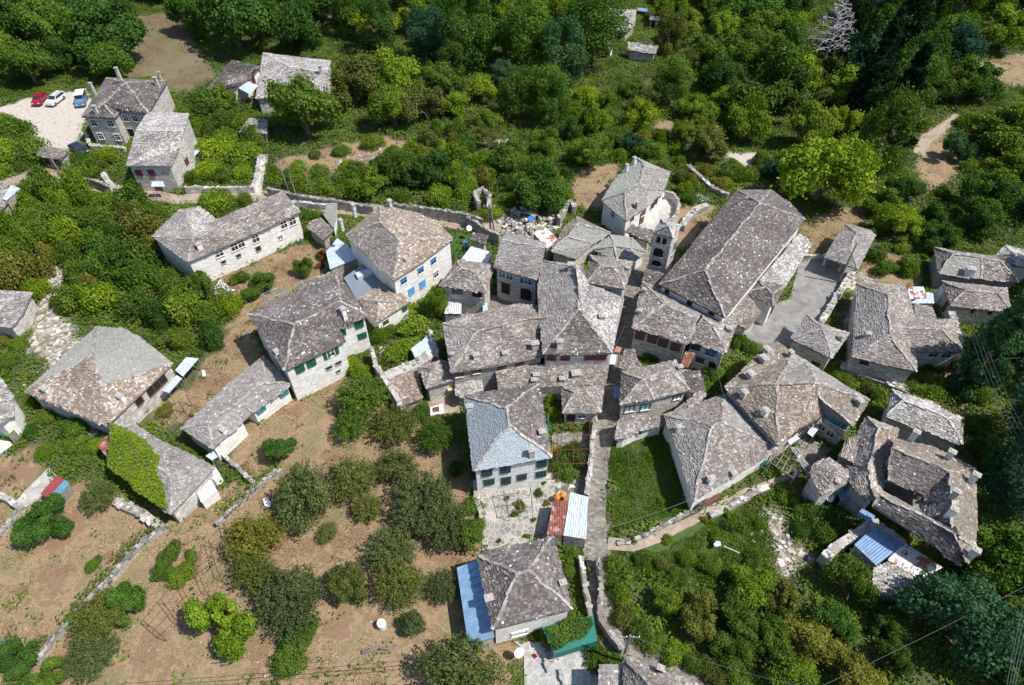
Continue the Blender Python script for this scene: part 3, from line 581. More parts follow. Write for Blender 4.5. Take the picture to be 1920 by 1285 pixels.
B('church_annex', 'low lean-to of pale slates under the near right corner of the church', 'H', 3.4, [(970,920),(1045,957),(1152,835),(1047,697,1.3),(885,874,1.3)], [(0,1,2,3,4)], 'slate_mixed', cat='annex')
B('open_pavilion', 'open sided slate roofed shelter on posts at the far end of the church square', 'I', 3.0, [(220,282),(430,355),(545,145),(515,115),(355,72),(383,225,1.3),(430,130,1.3)], [(0,1,5),(1,2,6,5),(2,3,4,6),(4,0,5,6)], 'slate_grey', 'wall_white', walls=False, posts=[(212,340),(312,374),(405,400),(345,200),(480,240)], cat='shelter')
B('stone_house', 'small stone house with a dark door at the corner of the church square', 'I', 3.2, [(5,797),(268,925),(380,765),(185,700),(108,645),(215,738,1.4)], fan(5,5), 'slate_grey', 'wall_stone', wins=[(160,968,1,1.1,'brown')], chims=[(318,808,.7,.7)])
B('stone_house', 'long L-plan slate house with blue framed windows on the right of the village', 'I', 3.6,
  [(425,450),(728,460),(800,672),(1025,678),(1100,882),(797,878),(805,1010),(395,915),(625,520,2.2),(637,780,2.2),(700,728,1.5),(965,742,1.5)],
  [(0,1,8),(7,0,8,9),(6,7,9),(1,2,10,8),(2,3,11,10),(3,4,11),(4,5,10,11),(5,6,9,10),(8,10,9)], 'slate_mixed', 'wall_stone', fmats={1:'slate_grey'},
  wins=[(915,893,1.2,1,'bluew'),(995,898,1.2,1,'bluew'),(475,948,1,.8,'brown')], chims=[(490,785,.5,.8)])
B('stone_house', 'slate house with a pale cement patch on its roof at the upper right', 'I', 3.0, [(945,385),(1215,420),(1452,442),(1380,285),(1225,268),(1070,248),(915,218),(1045,262,1.5),(1220,290,1.5),(1345,315,1.5)],
  [(0,1,8,7),(1,2,9,8),(2,3,9),(3,4,8,9),(4,5,7,8),(5,6,7),(6,0,7)], 'slate_mixed', 'wall_grey', fmats={0:'slate_smooth'}, chims=[(1130,390,1.0,1.6,'wall_white')])
B('stone_house', 'small hipped slate house with two tiny windows just below the cement patched roof', 'I', 3.1, [(1018,592),(1405,633),(1378,478),(968,434),(1120,492,1.4),(1325,514,1.4)], [(0,1,5,4),(1,2,5),(2,3,4,5),(3,0,4)], 'slate_mixed', wins=[(1160,622,.6,.6,'hole'),(1270,632,.6,.6,'hole'),(990,590,.8,1.5,'doorbrown')])
B('stone_house', 'house with a bright white slate roof at the far right edge of the village', 'I', 3.0, [(1305,272),(1442,338),(1560,350),(1530,250),(1372,205),(1420,262,.9)], fan(5,5), 'slate_white', 'wall_white')
B('shed', 'small grey lean-to inside the walled yard right of the long L-plan house', 'I', 2.2, [(800,668),(930,672),(900,600,.4),(790,570,.4)], [(0,1,2,3)], 'slate_grey', cat='shed')
B('stone_house', 'big house with speckled pale slates and many box chimneys below the church square', 'V', 4.8,
  [(160,605),(345,800),(715,1215),(1195,840),(1495,1005),(1675,735),(1000,322),(880,245),(700,122),(610,140),(705,560,1.9),(1130,560,2.3),(1140,690,2.0)],
  [(0,1,10),(1,2,10),(2,3,12,11,10),(3,4,12),(4,5,11,12),(5,6,11),(6,7,10,11),(7,8,9,0,10)], 'slate_tan', 'wall_stone', fmats={0:'slate_olive',1:'slate_olive',3:'slate_olive',4:'slate_olive',5:'slate_grey',6:'slate_grey',7:'slate_olive'},
  wins=[(1180,1010,.9,.9,'white'),(1270,1080,.9,.9,'white'),(1225,895,1.2,.9,'glassblue'),(1310,950,1.4,.9,'glassblue'),(1385,990,1,.9,'glassblue')],
  chims=[(350,700,.9,1.0),(570,890,.9,1.0,'wall_white'),(420,500,.8,1.3),(555,335,.8,1.3),(590,245,.8,1.2),(835,275,.8,.8),(1545,790,.9,1.0,'wall_grey')])
B('stone_house', 'big four sided slate house with a star of pale hip stones above the grassy plot', 'N', 3.4, [(420,515),(880,366),(1275,778),(645,1165),(512,742),(787,600,2.3),(852,568,2.3)], [(0,5,6,1),(1,6,2),(2,3,5,6),(0,4,3,5)], 'slate_mixed', 'wall_white', fmats={3:'slate_grey',1:'slate_grey'},
  wins=[(1160,925,.9,1.2,'turq')], chims=[(525,640,.8,.8),(765,1030,.9,1.0,'wall_white'),(940,975,.5,.8)])
B('lean_to', 'low curved slate lean-to at the top edge of the grassy plot', 'N', 2.3, [(48,696),(125,698),(230,642),(345,612),(432,592),(418,535,.6),(205,517,.9),(80,550,.9)], [(0,1,2,3,4,5,6,7)], 'slate_mixed', 'wall_white', wins=[(225,655,.6,.5,'hole')], cat='lean-to')
B('lean_to', 'narrow slate lean-to between the star roofed house and the pink roofed yard', 'N', 3.0, [(470,505),(640,490),(745,360),(690,340,.4),(600,430,.4)], [(0,1,2,3,4)], 'slate_mixed', 'wall_stone', chims=[(620,480,.4,.7)], cat='lean-to', caps=False)
B('stone_house', 'small slate house with grey green windows right beside the shaded lane', 'N', 4.2, [(88,442),(350,400),(612,332),(510,108),(100,190),(262,255,1.6),(465,185,1.6)], [(0,1,5),(1,2,6,5),(2,3,6),(3,4,5,6),(4,0,5)], 'slate_mixed', 'wall_stone', fmats={4:'slate_brown'},
  wins=[(163,468,1.2,1.0,'lgreen'),(283,455,1.2,1.0,'lgreen'),(520,380,1,.7,'lgreen')], chims=[(535,190,.8,.8)])
B('lean_to', 'crooked little slate annex under the red tin awning', 'N', 2.8, [(622,350),(735,338),(690,190,.6),(560,175,.6)], [(0,1,2,3)], 'slate_brown', cat='lean-to', caps=False)
B('stone_house', 'left half of the row house in front of the church with four brown shutters', 'H', 5.2, [(180,945),(600,1066),(722,815),(390,652),(262,600),(428,772,1.6),(662,884,1.6)], [(0,1,6,5),(1,2,6),(2,3,5,6),(3,4,5),(4,0,5)], 'slate_mixed', 'wall_stone', fmats={2:'slate_grey'},
  wins=[(240,1000,1.2,1.2,'brownshut'),(333,1025,1.2,1.2,'brownshut'),(415,1055,1.2,1.2,'brownshut'),(510,1087,1.2,1.2,'brownshut')], chims=[(235,840,.5,.7),(268,680,.5,.6)])
B('stone_house', 'right half of the row house before the church beside the red tin awning', 'H', 4.9, [(600,1042),(890,1134),(972,905),(722,812),(712,878,1.5),(797,940,1.5)], [(0,1,5,4),(1,2,5),(2,3,4,5),(3,0,4)], 'slate_mixed', 'wall_stone',
  wins=[(648,1085,1.2,1.2,'brown'),(775,1132,1.4,1.2,'glassblue'),(692,1190,1,.9,'brown'),(790,1225,1,.9,'doordark')], chims=[(905,975,.6,1.0)])
B('lean_to', 'small dark slate roof at the foot of the bell tower', 'H', 5.0, [(252,610),(262,600),(390,645),(440,560,.6),(400,530,.7),(285,502,.7)], [(0,1,2,3,4,5)], 'slate_brown', cat='lean-to', caps=False)
B('lean_to', 'narrow crumbling slate wall roof along the right of the shaded lane', 'N', 3.6, [(105,175),(270,180),(215,95,.2),(200,20,.2),(125,25,.2)], [(0,1,2,3,4)], 'slate_mixed', cat='lean-to', caps=False)
# middle block
B('stone_house', 'tall house with an arched courtyard doorway in the middle of the village', 'G', 6.0, [(505,492),(690,548),(832,590),(890,347,1.7),(565,287,1.7),(610,226,.9),(898,313,.9)], [(0,1,2,3,4),(4,3,6,5)], 'slate_grey', 'wall_stone',
  wins=[(570,543,1,.9,'dark'),(625,560,1,.9,'dark'),(700,580,1.1,.9,'bluew'),(765,596,1.1,.9,'bluew'),(750,690,1.8,2.2,'arch'),(595,645,1.2,1.8,'doordark')])
B('stone_house', 'stone house with brown windows and a rusty roofed yard left of the arched doorway', 'G', 5.0, [(90,630),(270,650),(448,670),(513,475),(235,440),(262,500,1.2),(375,540,1.4)], [(0,1,2,6,5),(2,3,6),(3,4,5,6),(4,0,5)], 'slate_mixed', 'wall_stone', wins=[(230,670,1.3,1.0,'brown'),(380,692,1.3,1.0,'brown'),(483,655,.9,1.6,'doorbrown')])
B('stone_house', 'tall hipped house at the heart of the village along the shaded lane', 'G', 6.4, [(878,1146),(1130,1150),(1396,1138),(1490,722),(1225,612),(1180,480),(880,440),(832,640),(838,800),(1150,500,2.3),(1153,798,2.3)],
  [(0,1,2,10),(2,3,4,9,10),(4,5,9),(5,6,9),(6,7,8,0,10,9)], 'slate_brown', 'wall_stone', fmats={1:'slate_white',0:'slate_brown',4:'slate_grey'},
  wins=[(940,1165,1.1,.9,'red'),(1045,1155,1.1,.9,'red'),(1230,1160,1.3,1,'red'),(1310,1165,1.3,1,'red')], chims=[(1085,510,.9,1.2),(1000,1100,1.2,1.0,'wall_white'),(1320,880,.5,1.1)])
B('stone_house', 'long low house with two pale chimneys running left from the central hipped house', 'G', 5.2, [(185,1285),(520,1235),(880,1160),(905,980),(900,790),(690,765),(520,800),(120,912),(385,972,1.6),(740,885,1.8),(900,868,1.8)],
  [(0,1,2,3,10,9,8),(7,0,8),(7,8,9,10,4,5,6),(3,4,10)], 'slate_mixed', 'wall_grey', fmats={1:'slate_grey'}, wins=[(215,1300,1,.8,'brown'),(375,1268,1,.8,'brown'),(565,1245,1,.8,'brown'),(700,1218,1,.8,'brown')],
  chims=[(815,1110,1.1,1.2),(375,1180,.7,1.0,'wall_white'),(590,1150,.3,.9),(195,1165,.5,.6)])
B('stone_house', 'small slate house at the top of the shaded lane below the pyramid slab roof', 'full', 7.0, [(1101,530),(1172,543),(1187,492),(1106,479),(1126,500,1.3),(1152,503,1.4)], [(0,1,5,4),(1,2,5),(2,3,4,5),(3,0,4)], 'slate_mixed', wins=[(1139,545,1,.7,'bluew')], chims=[(1176,508,.4,.7)])
B('outbuilding', 'low pale slabbed roof with bare cement faces above the central house', 'G', 3.0, [(935,372),(1125,430),(1250,316),(1385,232),(1132,108),(1035,192),(1060,262,.9),(1145,160,.9)], [(0,1,2,6),(2,3,7,6),(3,4,7),(4,5,7),(5,0,6,7)], 'slate_olive', 'wall_stone', fmats={0:'slate_smooth',1:'slate_smooth'}, cat='outbuilding')
B('shed', 'small slate roofed shed beside the striped white tin roof in the village centre', 'G', 2.6, [(330,285),(440,320),(465,250,.5),(350,232,.5)], [(0,1,2,3)], 'slate_brown', cat='shed')
B('lean_to', 'long flat slate roof row crossing below the central hipped house', 'L', 3.0, [(462,320),(790,304),(1265,297),(1292,132,.8),(800,128,.8),(440,192,.8)], [(0,1,2,3,4,5)], 'slate_mixed', 'wall_stone', chims=[(745,232,.4,1.0),(728,270,.4,.9),(940,262,.4,.9,'wood_grey'),(1045,225,.5,1.6)], cat='outbuilding', caps=False)
B('stone_cottage', 'small hip roofed cottage with a dark door facing the pergola garden', 'L', 2.7, [(945,507),(1232,500),(1256,300),(935,306),(1040,345,1.2),(1115,330,1.2)], [(0,1,5,4),(1,2,5),(2,3,4,5),(3,0,4)], 'slate_mixed', wins=[(1005,535,1,1.7,'doordark'),(1088,522,1,.7,'bluew')], cat='cottage')
B('shed', 'small rounded slate roof like a heap of flat stones left of the long row', 'L', 2.4, [(135,370),(200,392),(345,335),(330,240),(225,222),(140,270),(235,300,.5)], fan(6,6), 'slate_white', 'wall_dry', cat='shed', caps=False)
B('stone_cottage', 'small brown slate cottage between the walled garden and the central houses', 'T', 3.2, [(568,1000),(842,915),(795,765),(700,745),(500,805),(635,815,.9)], fan(5,5), 'slate_mixed', cat='cottage')
B('shed', 'low terrace roof of broken pale stones at the corner of the walled garden', 'T', 1.9, [(205,900),(345,1152),(530,1085),(478,800)], [(0,1,2,3)], 'slate_tan', 'wall_dry', cat='shed', caps=False)
# slate house and neighbours
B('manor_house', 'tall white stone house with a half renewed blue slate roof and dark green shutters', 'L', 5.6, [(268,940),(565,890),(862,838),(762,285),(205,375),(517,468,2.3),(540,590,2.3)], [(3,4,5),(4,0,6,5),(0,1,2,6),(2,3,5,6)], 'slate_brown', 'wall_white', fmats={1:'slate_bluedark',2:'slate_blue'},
  wins=[(372,950,1.1,1.0,'dgreen'),(512,925,1.1,1.1,'dgreen'),(787,882,1.1,1.0,'dgreen'),(390,1018,1.1,.9,'dgreen'),(517,1008,1,1.2,'dgreen'),(637,980,1,.9,'dgreen'),(783,957,1.1,.9,'dgreen')], chims=[(710,830,1.1,.9),(245,480,.6,1.0,'wall_white'),(790,670,.6,1.0)], cat='house', size=.95)
B('stone_house', 'square pyramid roofed house with the long blue metal lean-to at the bottom centre', 'M', 4.6, [(330,877),(628,800),(925,726),(778,182),(215,318),(517,468,2.2),(593,432,2.2)], [(3,4,5,6),(4,0,5),(0,1,2,6,5),(2,3,6)], 'slate_brown', 'wall_white', chims=[(305,655,.4,1.0),(850,545,.5,.8)], wins=[(530,895,1.5,.8,'dark')])
B('stone_house', 'big slate roof cut by the bottom edge of the photo beside the cobbled lane', 'Q', 4.0, [(97,1098),(560,1285),(800,1420),(500,1640),(85,1600),(290,1330,2.2)], fan(5,5), 'slate_mixed', 'wall_stone', chims=[(320,1200,.8,.7,'paint_maroon')])
B('shed', 'narrow grey slate roof at the bottom edge left of the cut off house', 'Q', 3.2, [(-60,1500),(82,1500),(90,1158,.3),(-55,1160,.3)], [(0,1,2,3)], 'slate_grey', cat='shed')
# left group
B('long_house', 'long stone house with many small windows and a whitish rear wing at the upper left', 'R', 4.9,
  [(480,895),(1100,625),(1712,346),(1525,118),(1160,270),(800,427),(600,285),(380,325),(85,610),(545,640,1.4),(1570,215,1.4),(475,380,1.2)], [(0,1,2,10,9),(2,3,10),(3,4,5,9,10),(5,6,11,9),(6,7,11),(7,8,9,11),(8,0,9)], 'slate_mixed', 'wall_white', fmats={3:'slate_white',6:'slate_grey',5:'slate_grey'},
  wins=[(1625,440,1.1,1.2,'white'),(1530,478,1,1.2,'white'),(1222,630,1.1,1.2,'white'),(1105,660,1.1,1.2,'white'),(990,720,1.1,1.2,'white'),(825,795,1.2,.9,'dark'),(1490,612,.8,.7,'white'),(1250,738,.8,.8,'hole'),(1035,815,.7,.5,'hole'),(870,885,.7,.5,'hole')], chims=[(620,745,.8,1.0,'wall_white')], cat='house')
B('stone_house', 'large white walled house with blue windows and a brown speckled slate roof', 'F', 6.6, [(835,250),(1195,592),(1430,440),(1641,277),(1546,160),(1390,85),(1100,25),(1100,150,2.0),(1245,292,2.1)], [(0,1,8,7),(1,2,3,8),(3,4,5,6,7,8),(6,0,7)], 'slate_tan', 'wall_white', fmats={0:'slate_mixed',3:'slate_olive'},
  wins=[(1272,590,1,1,'blue'),(1408,505,1,1,'blue'),(1495,442,1,1,'blue'),(1330,668,1,1.1,'blueshut'),(1430,603,1,1.1,'blueshut'),(1515,540,1,1.1,'dark')], chims=[(1290,445,.3,.6),(905,85,1.5,.9),(810,190,1.2,.8),(1172,25,.8,.9)])
B('shed', 'tiny slate roofed shed right of the long stone house', 'F', 2.2, [(545,190),(668,285),(742,215),(650,120,.4),(560,150,.4)], [(0,1,2,3,4)], 'slate_mixed', 'wall_grey', cat='shed', caps=False)
B('shed', 'small flat grey box shed beside the road above the blue windowed house', 'F', 2.4, [(675,98),(745,190),(770,100),(770,10,.1),(695,8,.1)], [(0,1,2,3,4)], 'slate_smooth', 'wall_white', cat='shed', caps=False)
B('stone_cottage', 'small square slate cottage tucked between the green shuttered and blue windowed houses', 'F', 3.4, [(930,732),(1070,905),(1325,748),(1240,680),(1100,617),(1088,750,1.3)], fan(5,5), 'slate_tan', 'wall_white', wins=[(1138,905,.8,.7,'brown'),(1280,800,.8,.5,'green')], cat='cottage')
B('stone_house', 'large house with green shutters and a brown cross hipped roof left of centre', 'F', 6.2, [(97,838),(375,1272),(610,1160),(840,1045),(770,940),(1002,860),(770,530),(440,690),(455,925,2.2),(795,745,2.2)], [(0,1,8),(1,2,3,4,5,9,8),(5,6,9),(6,7,0,8,9)], 'slate_brown', 'wall_white',
  wins=[(490,1250,1.1,1.1,'green'),(605,1192,1.1,1.1,'green'),(690,1150,.7,1.1,'green'),(722,1135,1,1.1,'white'),(760,1115,.7,1.1,'green'),(805,975,1,1.1,'green'),(935,915,1.1,1.1,'green'),(960,1002,1.1,.8,'green'),(780,1207,.8,.5,'hole'),(710,1243,.8,.5,'hole'),(780,1270,.5,.4,'hole')], chims=[(830,865,1.4,1.0,'wall_white'),(320,1140,.4,.8,'wall_white')])
B('lean_to', 'ragged slate lean-to behind the green shuttered house', 'F', 3.6, [(455,612),(462,665),(640,655),(755,560),(740,525,.4),(600,570,.4)], [(0,1,2,3,4,5)], 'slate_mixed', cat='lean-to', caps=False)
B('long_house', 'low grey slate wing stepping down from the green shuttered house', 'S', 3.1, [(605,622),(825,767),(1055,555),(1000,468),(1025,458),(1105,502),(1240,400),(1378,307),(1190,110),(990,270),(800,590,1.1),(1190,300,1.2)], [(0,1,10),(1,2,3,4,5,6,7,11,10),(7,8,11),(8,9,0,10,11)], 'slate_grey', 'wall_white',
  wins=[(1170,492,1.2,.4,'turq'),(1365,352,1.2,.4,'turq')], chims=[(905,640,.3,1.0,'wall_white')], cat='house')
B('farm_house', 'big low farmhouse with smooth grey and tan slates at the far left', 'E', 3.7, [(140,912),(380,1003),(612,1090),(795,920),(970,755),(870,680),(770,600),(680,550),(650,562),(540,550),(340,733),(522,710,2.3),(572,885,2.1)], [(0,1,2,12,11),(2,3,4,12),(4,5,6,7,8,9,11,12),(9,10,0,11)], 'slate_tan', 'wall_stone', fmats={2:'slate_smooth',3:'slate_smooth'},
  wins=[(905,835,1,1.4,'doordark'),(870,865,1,1.4,'doordark'),(840,900,1,1.4,'doordark'),(790,945,1,1.2,'doordark')], chims=[(685,955,.6,1.0,'wall_white'),(260,905,.4,1.2,'wall_white')])
B('barn', 'slate barn half smothered in yellow green creeper at the lower left', 'S', 2.9, [(85,872),(300,1045),(527,1228),(690,1065),(842,900),(680,810),(500,740),(265,598),(160,640),(225,690,1.3),(545,985,1.3)], [(0,1,2,10,9),(2,3,4,10),(4,5,6,7,9,10),(7,8,9),(8,0,9)], 'slate_grey', 'wall_stone', cat='barn')
EX['vine'] = [TP('S', x, y, 3.3) for x, y in ((130,650),(190,635),(300,700),(390,760),(480,850),(470,980),(505,1080),(515,1215),(430,1175),(300,1060),(90,880))]
B('stone_hut', 'slate roofed hut cut by the left edge of the photo above the farmhouse', 'E', 2.8, [(-120,520),(62,556),(130,470),(182,357),(0,345,.3),(-160,340,.3)], [(0,1,2,3,4,5)], 'slate_white', cat='hut', caps=False)
B('stone_hut', 'ruined hut of pale slates at the left edge beside the road', 'X', 2.2, [(-120,820),(20,830),(110,700),(60,560,.2),(-140,540,.2)], [(0,1,2,3,4)], 'slate_white', 'wall_dry', cat='hut', caps=False)
B('stone_house', 'whitish slate roof cut by the left edge of the photo below the farmhouse', 'Y', 3.4, [(-160,560),(0,602),(70,545),(102,535),(100,400),(40,310),(-10,245),(-170,230)], [(0,1,2,3,4,5,6,7)], 'slate_white', 'wall_white', caps=False)
# right group
B('stone_house', 'long house under whitish blue slates on the right side of the village', 'O', 3.6, [(583,266),(810,350),(1040,432),(1040,272),(860,170),(620,100),(690,165,1.2),(950,272,1.3)], [(0,1,2,7,6),(2,3,7),(3,4,5,6,7),(5,0,6)], 'slate_white', 'wall_stone', fmats={0:'slate_white'})
B('stone_house', 'narrow forked slate house with tan roof between courtyard and U-shaped house', 'O', 4.6, [(470,268),(655,340),(625,440),(650,520),(518,778),(365,660),(388,542),(295,500),(345,390),(415,396),(540,332,1.3),(478,585,1.4)],
  [(0,1,10),(1,2,3,4,11,10),(4,5,6,11),(6,7,8,9,0,10,11)], 'slate_tan', 'wall_grey', fmats={3:'slate_mixed',2:'slate_mixed'}, chims=[(585,572,.7,.9,'wall_grey')])
B('stone_house', 'small rounded slate roof at the edge of the upper courtyard', 'O', 4.2, [(120,608),(145,550),(235,510),(350,592),(372,655),(285,700),(195,742),(275,612,.9)], fan(7,7), 'slate_mixed', 'wall_stone', chims=[(285,660,.3,.8)], caps=False)
B('courtyard_house', 'large U-shaped brown slate house around a dark inner court at the right', 'O', 6.0,
  [(640,395),(860,445),(1117,580),(1125,755),(1122,1060),(1090,1130),(1062,1140),(800,995),(503,805),(553,712),(680,775),(800,850),(818,742),(590,650),(622,450,1.9),(968,598,2.0),(985,960,2.0),(545,738,.8)],
  [(0,1,2,15,14),(0,14,13),(13,14,15,12),(2,3,4,16,15),(12,15,16,11),(11,16,17,9,10),(8,17,16,6,7),(6,16,4,5),(9,17,8)], 'slate_olive', 'wall_grey', fmats={2:'slate_brown',6:'slate_brown',4:'slate_brown'},
  chims=[(735,400,1.3,.9,'wall_white'),(945,520,1.3,.9,'wall_white'),(1085,660,1.4,.9,'wall_white'),(975,755,1.2,.8,'wall_grey'),(955,865,1.3,.9,'wall_white'),(1080,1110,1.4,.9,'wall_white')])
B('shed', 'small slate shed below the blue tin roof at the lower right', 'O', 2.5, [(500,1330),(760,1340),(765,1250,.2),(690,1190,.3),(590,1140,.4),(505,1180,.2)], [(0,1,2,3,4,5)], 'slate_white', 'wall_dry', cat='shed', caps=False)
B('porch', 'slate roofed porch open towards the flagged terrace of the star roofed house', 'O', 3.2, [(0,452),(50,520),(112,612),(138,590),(45,445)], [(0,1,2,3,4)], 'slate_grey', walls=False, posts=[(20,640),(100,650)], cat='porch', caps=False)
# ------------------------------------------------------------------ tin roofs and lean-tos
def tinroof(name, label, tile, z, pts, mat, cat, zs=None, wall=None, extra=()):
    pp = [TP(tile, x, y, z+(zs[i] if zs else 0)) for i, (x, y) in enumerate(pts)]
    ar = sum(pp[i].x*pp[(i+1) % len(pp)].y-pp[(i+1) % len(pp)].x*pp[i].y for i in range(len(pp)))
    if ar < 0: pp = pp[::-1]
    c = sum(pp, Vector())/len(pp); th = thing(name, (c.x, c.y, 0), label, cat); mb = MB()
    d = (pp[1]-pp[0]).normalized(); s = UP.cross(d).normalized()
    uv = [((p-pp[0]).dot(d), (p-pp[0]).dot(s)) for p in pp]
    mb.face([p for p in pp], mat, .5, uv); mb.face([p-UP*.05 for p in pp][::-1], mat, .5, uv[::-1])
    for i in range(len(pp)): a, b = pp[i], pp[(i+1) % len(pp)]; mb.face([a-UP*.05, b-UP*.05, b, a], mat)
    # raised seams across the sheet
    Ld = (pp[1]-pp[0]).length; k = 0.8
    if len(pp) == 4:
        while k < Ld-.3:
            t = k/Ld; a = pp[0].lerp(pp[1], t); b = pp[3].lerp(pp[2], t); dd = (b-a); mb.box((a+b)/2, dd.normalized(), dd.normalized().cross(UP).normalized(), UP, dd.length/2, .025, .0, .035, mat); k += .8
    mb.build('roof_sheet', th); FOOT.append([(p.x, p.y) for p in pp])
    if wall:
        wb = MB(); per = 0
        for i in range(len(pp)):
            a, b = pp[i].lerp(c+UP*(pp[i].z-c.z), .06), pp[(i+1) % len(pp)].lerp(c+UP*(pp[(i+1) % len(pp)].z-c.z), .06); Ln = (b-a).length
            wb.face([Vector((a.x,a.y,-.3)), Vector((b.x,b.y,-.3)), b-UP*.06, a-UP*.06], wall, .5, [(per,-.3),(per+Ln,-.3),(per+Ln,b.z),(per,a.z)]); per += Ln
        wb.build('wall', th)
    else:
        for p in pp:
            q = p.lerp(c, .05); pb = MB(); pb.tube([(q.x,q.y,-.2),(q.x,q.y,p.z-.05)], .05, 'wood_grey'); pb.build('post', th)
    return th
T_ = tinroof
T_('tin_canopy', 'grey tin porch canopy on posts against the slate barn at the upper left', 'A', 3.0, [(1330,492),(1402,530),(1446,480),(1375,449)], 'tin_pale', 'canopy', [0,0,.3,.3])
T_('tin_terrace_roof', 'flat brick red roof behind the barn with the tin porch', 'A', 2.6, [(1440,462),(1455,505),(1510,490),(1500,432)], 'tin_rust', 'roof terrace', wall='wall_stone')
T_('door_canopy', 'little light blue canopy over the red door of the maroon shuttered house', 'A', 2.6, [(846,1046),(925,1046),(912,1016),(850,1016)], 'tin_pale', 'canopy', [0,0,.4,.4])
T_('tin_sheet_roof', 'crumpled light blue tin roof against the blue windowed house', 'F', 3.0, [(718,502),(945,412),(860,330),(772,268),(688,372)], 'tin_pale', 'tin roof', wall='wall_dry')
th3 = T_('flat_metal_roof', 'large flat blue grey metal roof between the blue windowed and green shuttered houses', 'F', 3.2, [(820,566),(915,722),(1215,650),(1000,440)], 'roof_grey_metal', 'flat roof', wall='wall_stone')
mb = MB(); c = TP('F', 978, 545, 3.3); d = (TP('F',1030,525,3.3)-TP('F',920,560,3.3)).normalized(); mb.box((c.x,c.y,0), d, UP.cross(d), UP, 1.15, .55, 3.18, 3.75, 'tin_pale'); mb.build('skylight', th3)
T_('tin_sheet_roof', 'white and rust striped tin roof beside the debris heap', 'G', 2.8, [(800,226),(905,345),(1005,285),(900,190)], 'tin_stripe', 'tin roof', wall='wall_dry')
T_('tin_sheet_roof', 'white tin roof with one rust red strip beside the arched doorway house', 'G', 3.0, [(255,432),(455,458),(492,375),(335,328)], 'tin_white', 'tin roof', wall='wall_stone')
T_('tin_sheet_roof', 'small white and rusty tin roof over the yard left of the arched doorway', 'G', 2.2, [(132,838),(258,838),(265,745),(160,725)], 'tin_white', 'tin roof', wall='wall_dry')
T_('tin_sheet_roof', 'narrow pale tin strip roof in the yard under the brown windowed house', 'G', 2.0, [(425,860),(465,850),(455,755),(422,755)], 'tin_pale', 'tin roof')
T_('stair_canopy', 'long red tin awning over the stair of the row house', 'H', 3.0, [(540,1225),(603,1245),(660,1135),(585,1118)], 'tin_rust', 'awning', [0,0,.8,.8])
T_('tin_canopy', 'small pale tin canopy sticking out over the shaded lane', 'G', 3.6, [(1372,1215),(1418,1222),(1432,1148),(1392,1140)], 'tin_pale', 'canopy')
T_('door_canopy', 'small brick red canopy above the lane below the central hipped house', 'G', 4.0, [(1412,1120),(1452,1132),(1470,1095),(1430,1080)], 'brick_pink', 'canopy')
T_('tin_canopy', 'blue tin canopy in the shade of the lane opposite the long flat row', 'N', 2.4, [(38,385),(86,388),(88,298),(45,295)], 'tin_blue', 'canopy')
T_('metal_lean_to', 'long blue sheet metal lean-to along the left of the bottom centre house', 'M', 2.6, [(65,412),(150,990),(345,930),(218,357)], 'tin_blue', 'lean-to', [0,0,.7,.7], wall='wall_stone')
T_('tin_sheet_roof', 'dark red rusty half of the tin shed beside the cobbled lane', 'full', 2.4, [(1025,1003),(1055,1004),(1066,938),(1037,940)], 'tin_rust', 'tin roof', wall='wall_dry')
T_('tin_sheet_roof', 'light blue half of the tin shed beside the cobbled lane', 'full', 2.5, [(1056,1004),(1099,1011),(1103,932),(1070,923)], 'tin_pale', 'tin roof', wall='wall_dry')
T_('tin_sheet_roof', 'deep blue corrugated tin roof at the lower right', 'O', 2.8, [(390,1032),(525,1160),(690,1030),(515,925)], 'tin_deepblue', 'tin roof', wall='wall_dry')
T_('tin_sheet_roof', 'patchwork white and rust tin roof next to the deep blue tin roof', 'O', 2.8, [(590,1125),(790,1245),(925,1170),(695,1020)], 'tin_stripe', 'tin roof', wall='wall_dry')
T_('tin_canopy', 'small blue tin shed roof under the rounded slate roof', 'O', 2.2, [(285,702),(310,770),(366,750),(350,680)], 'tin_deepblue', 'canopy')
T_('tin_canopy', 'blue tin lean-to at the corner of the U-shaped house', 'O', 2.2, [(405,852),(490,900),(520,860),(440,815)], 'tin_deepblue', 'canopy')
T_('tin_canopy', 'pale blue tin canopy over the door facing the upper courtyard', 'O', 2.6, [(108,360),(140,385),(184,325),(148,300)], 'tin_pale', 'canopy')
T_('tin_canopy', 'pale tin canopy at the tip of the star roofed house', 'V', 2.6, [(820,1160),(850,1195),(948,1130),(905,1090)], 'tin_pale', 'canopy')
T_('tin_canopy', 'upper light blue tin awning beside the farmhouse', 'S', 2.6, [(560,205),(615,250),(728,122),(640,112)], 'tin_pale', 'awning')
T_('tin_canopy', 'lower light blue tin awning beside the farmhouse', 'S', 2.4, [(465,350),(515,366),(610,264),(570,240)], 'tin_pale', 'awning')
T_('tin_canopy', 'little blue tin canopy at the end of the low grey wing', 'S', 2.0, [(775,812),(822,845),(862,818),(832,775)], 'tin_pale', 'canopy')
T_('tin_sheet_roof', 'rusty red tin roof joined to the creeper covered barn', 'S', 2.4, [(10,742),(85,832),(155,735),(162,640),(62,680)], 'tin_rust', 'tin roof', wall='wall_dry')
T_('shed_roof', 'red half of the little two coloured garden shed at the lower left', 'Y', 1.9, [(285,1083),(340,1108),(458,980),(400,950)], 'paint_red', 'shed', [-.3,.0,.0,-.3], wall='wood_grey')
T_('shed_roof', 'blue half of the little two coloured garden shed at the lower left', 'Y', 1.9, [(341,1110),(380,1140),(492,1012),(459,981)], 'shed_blue', 'shed', [0,-.3,-.3,0], wall='wood_grey')
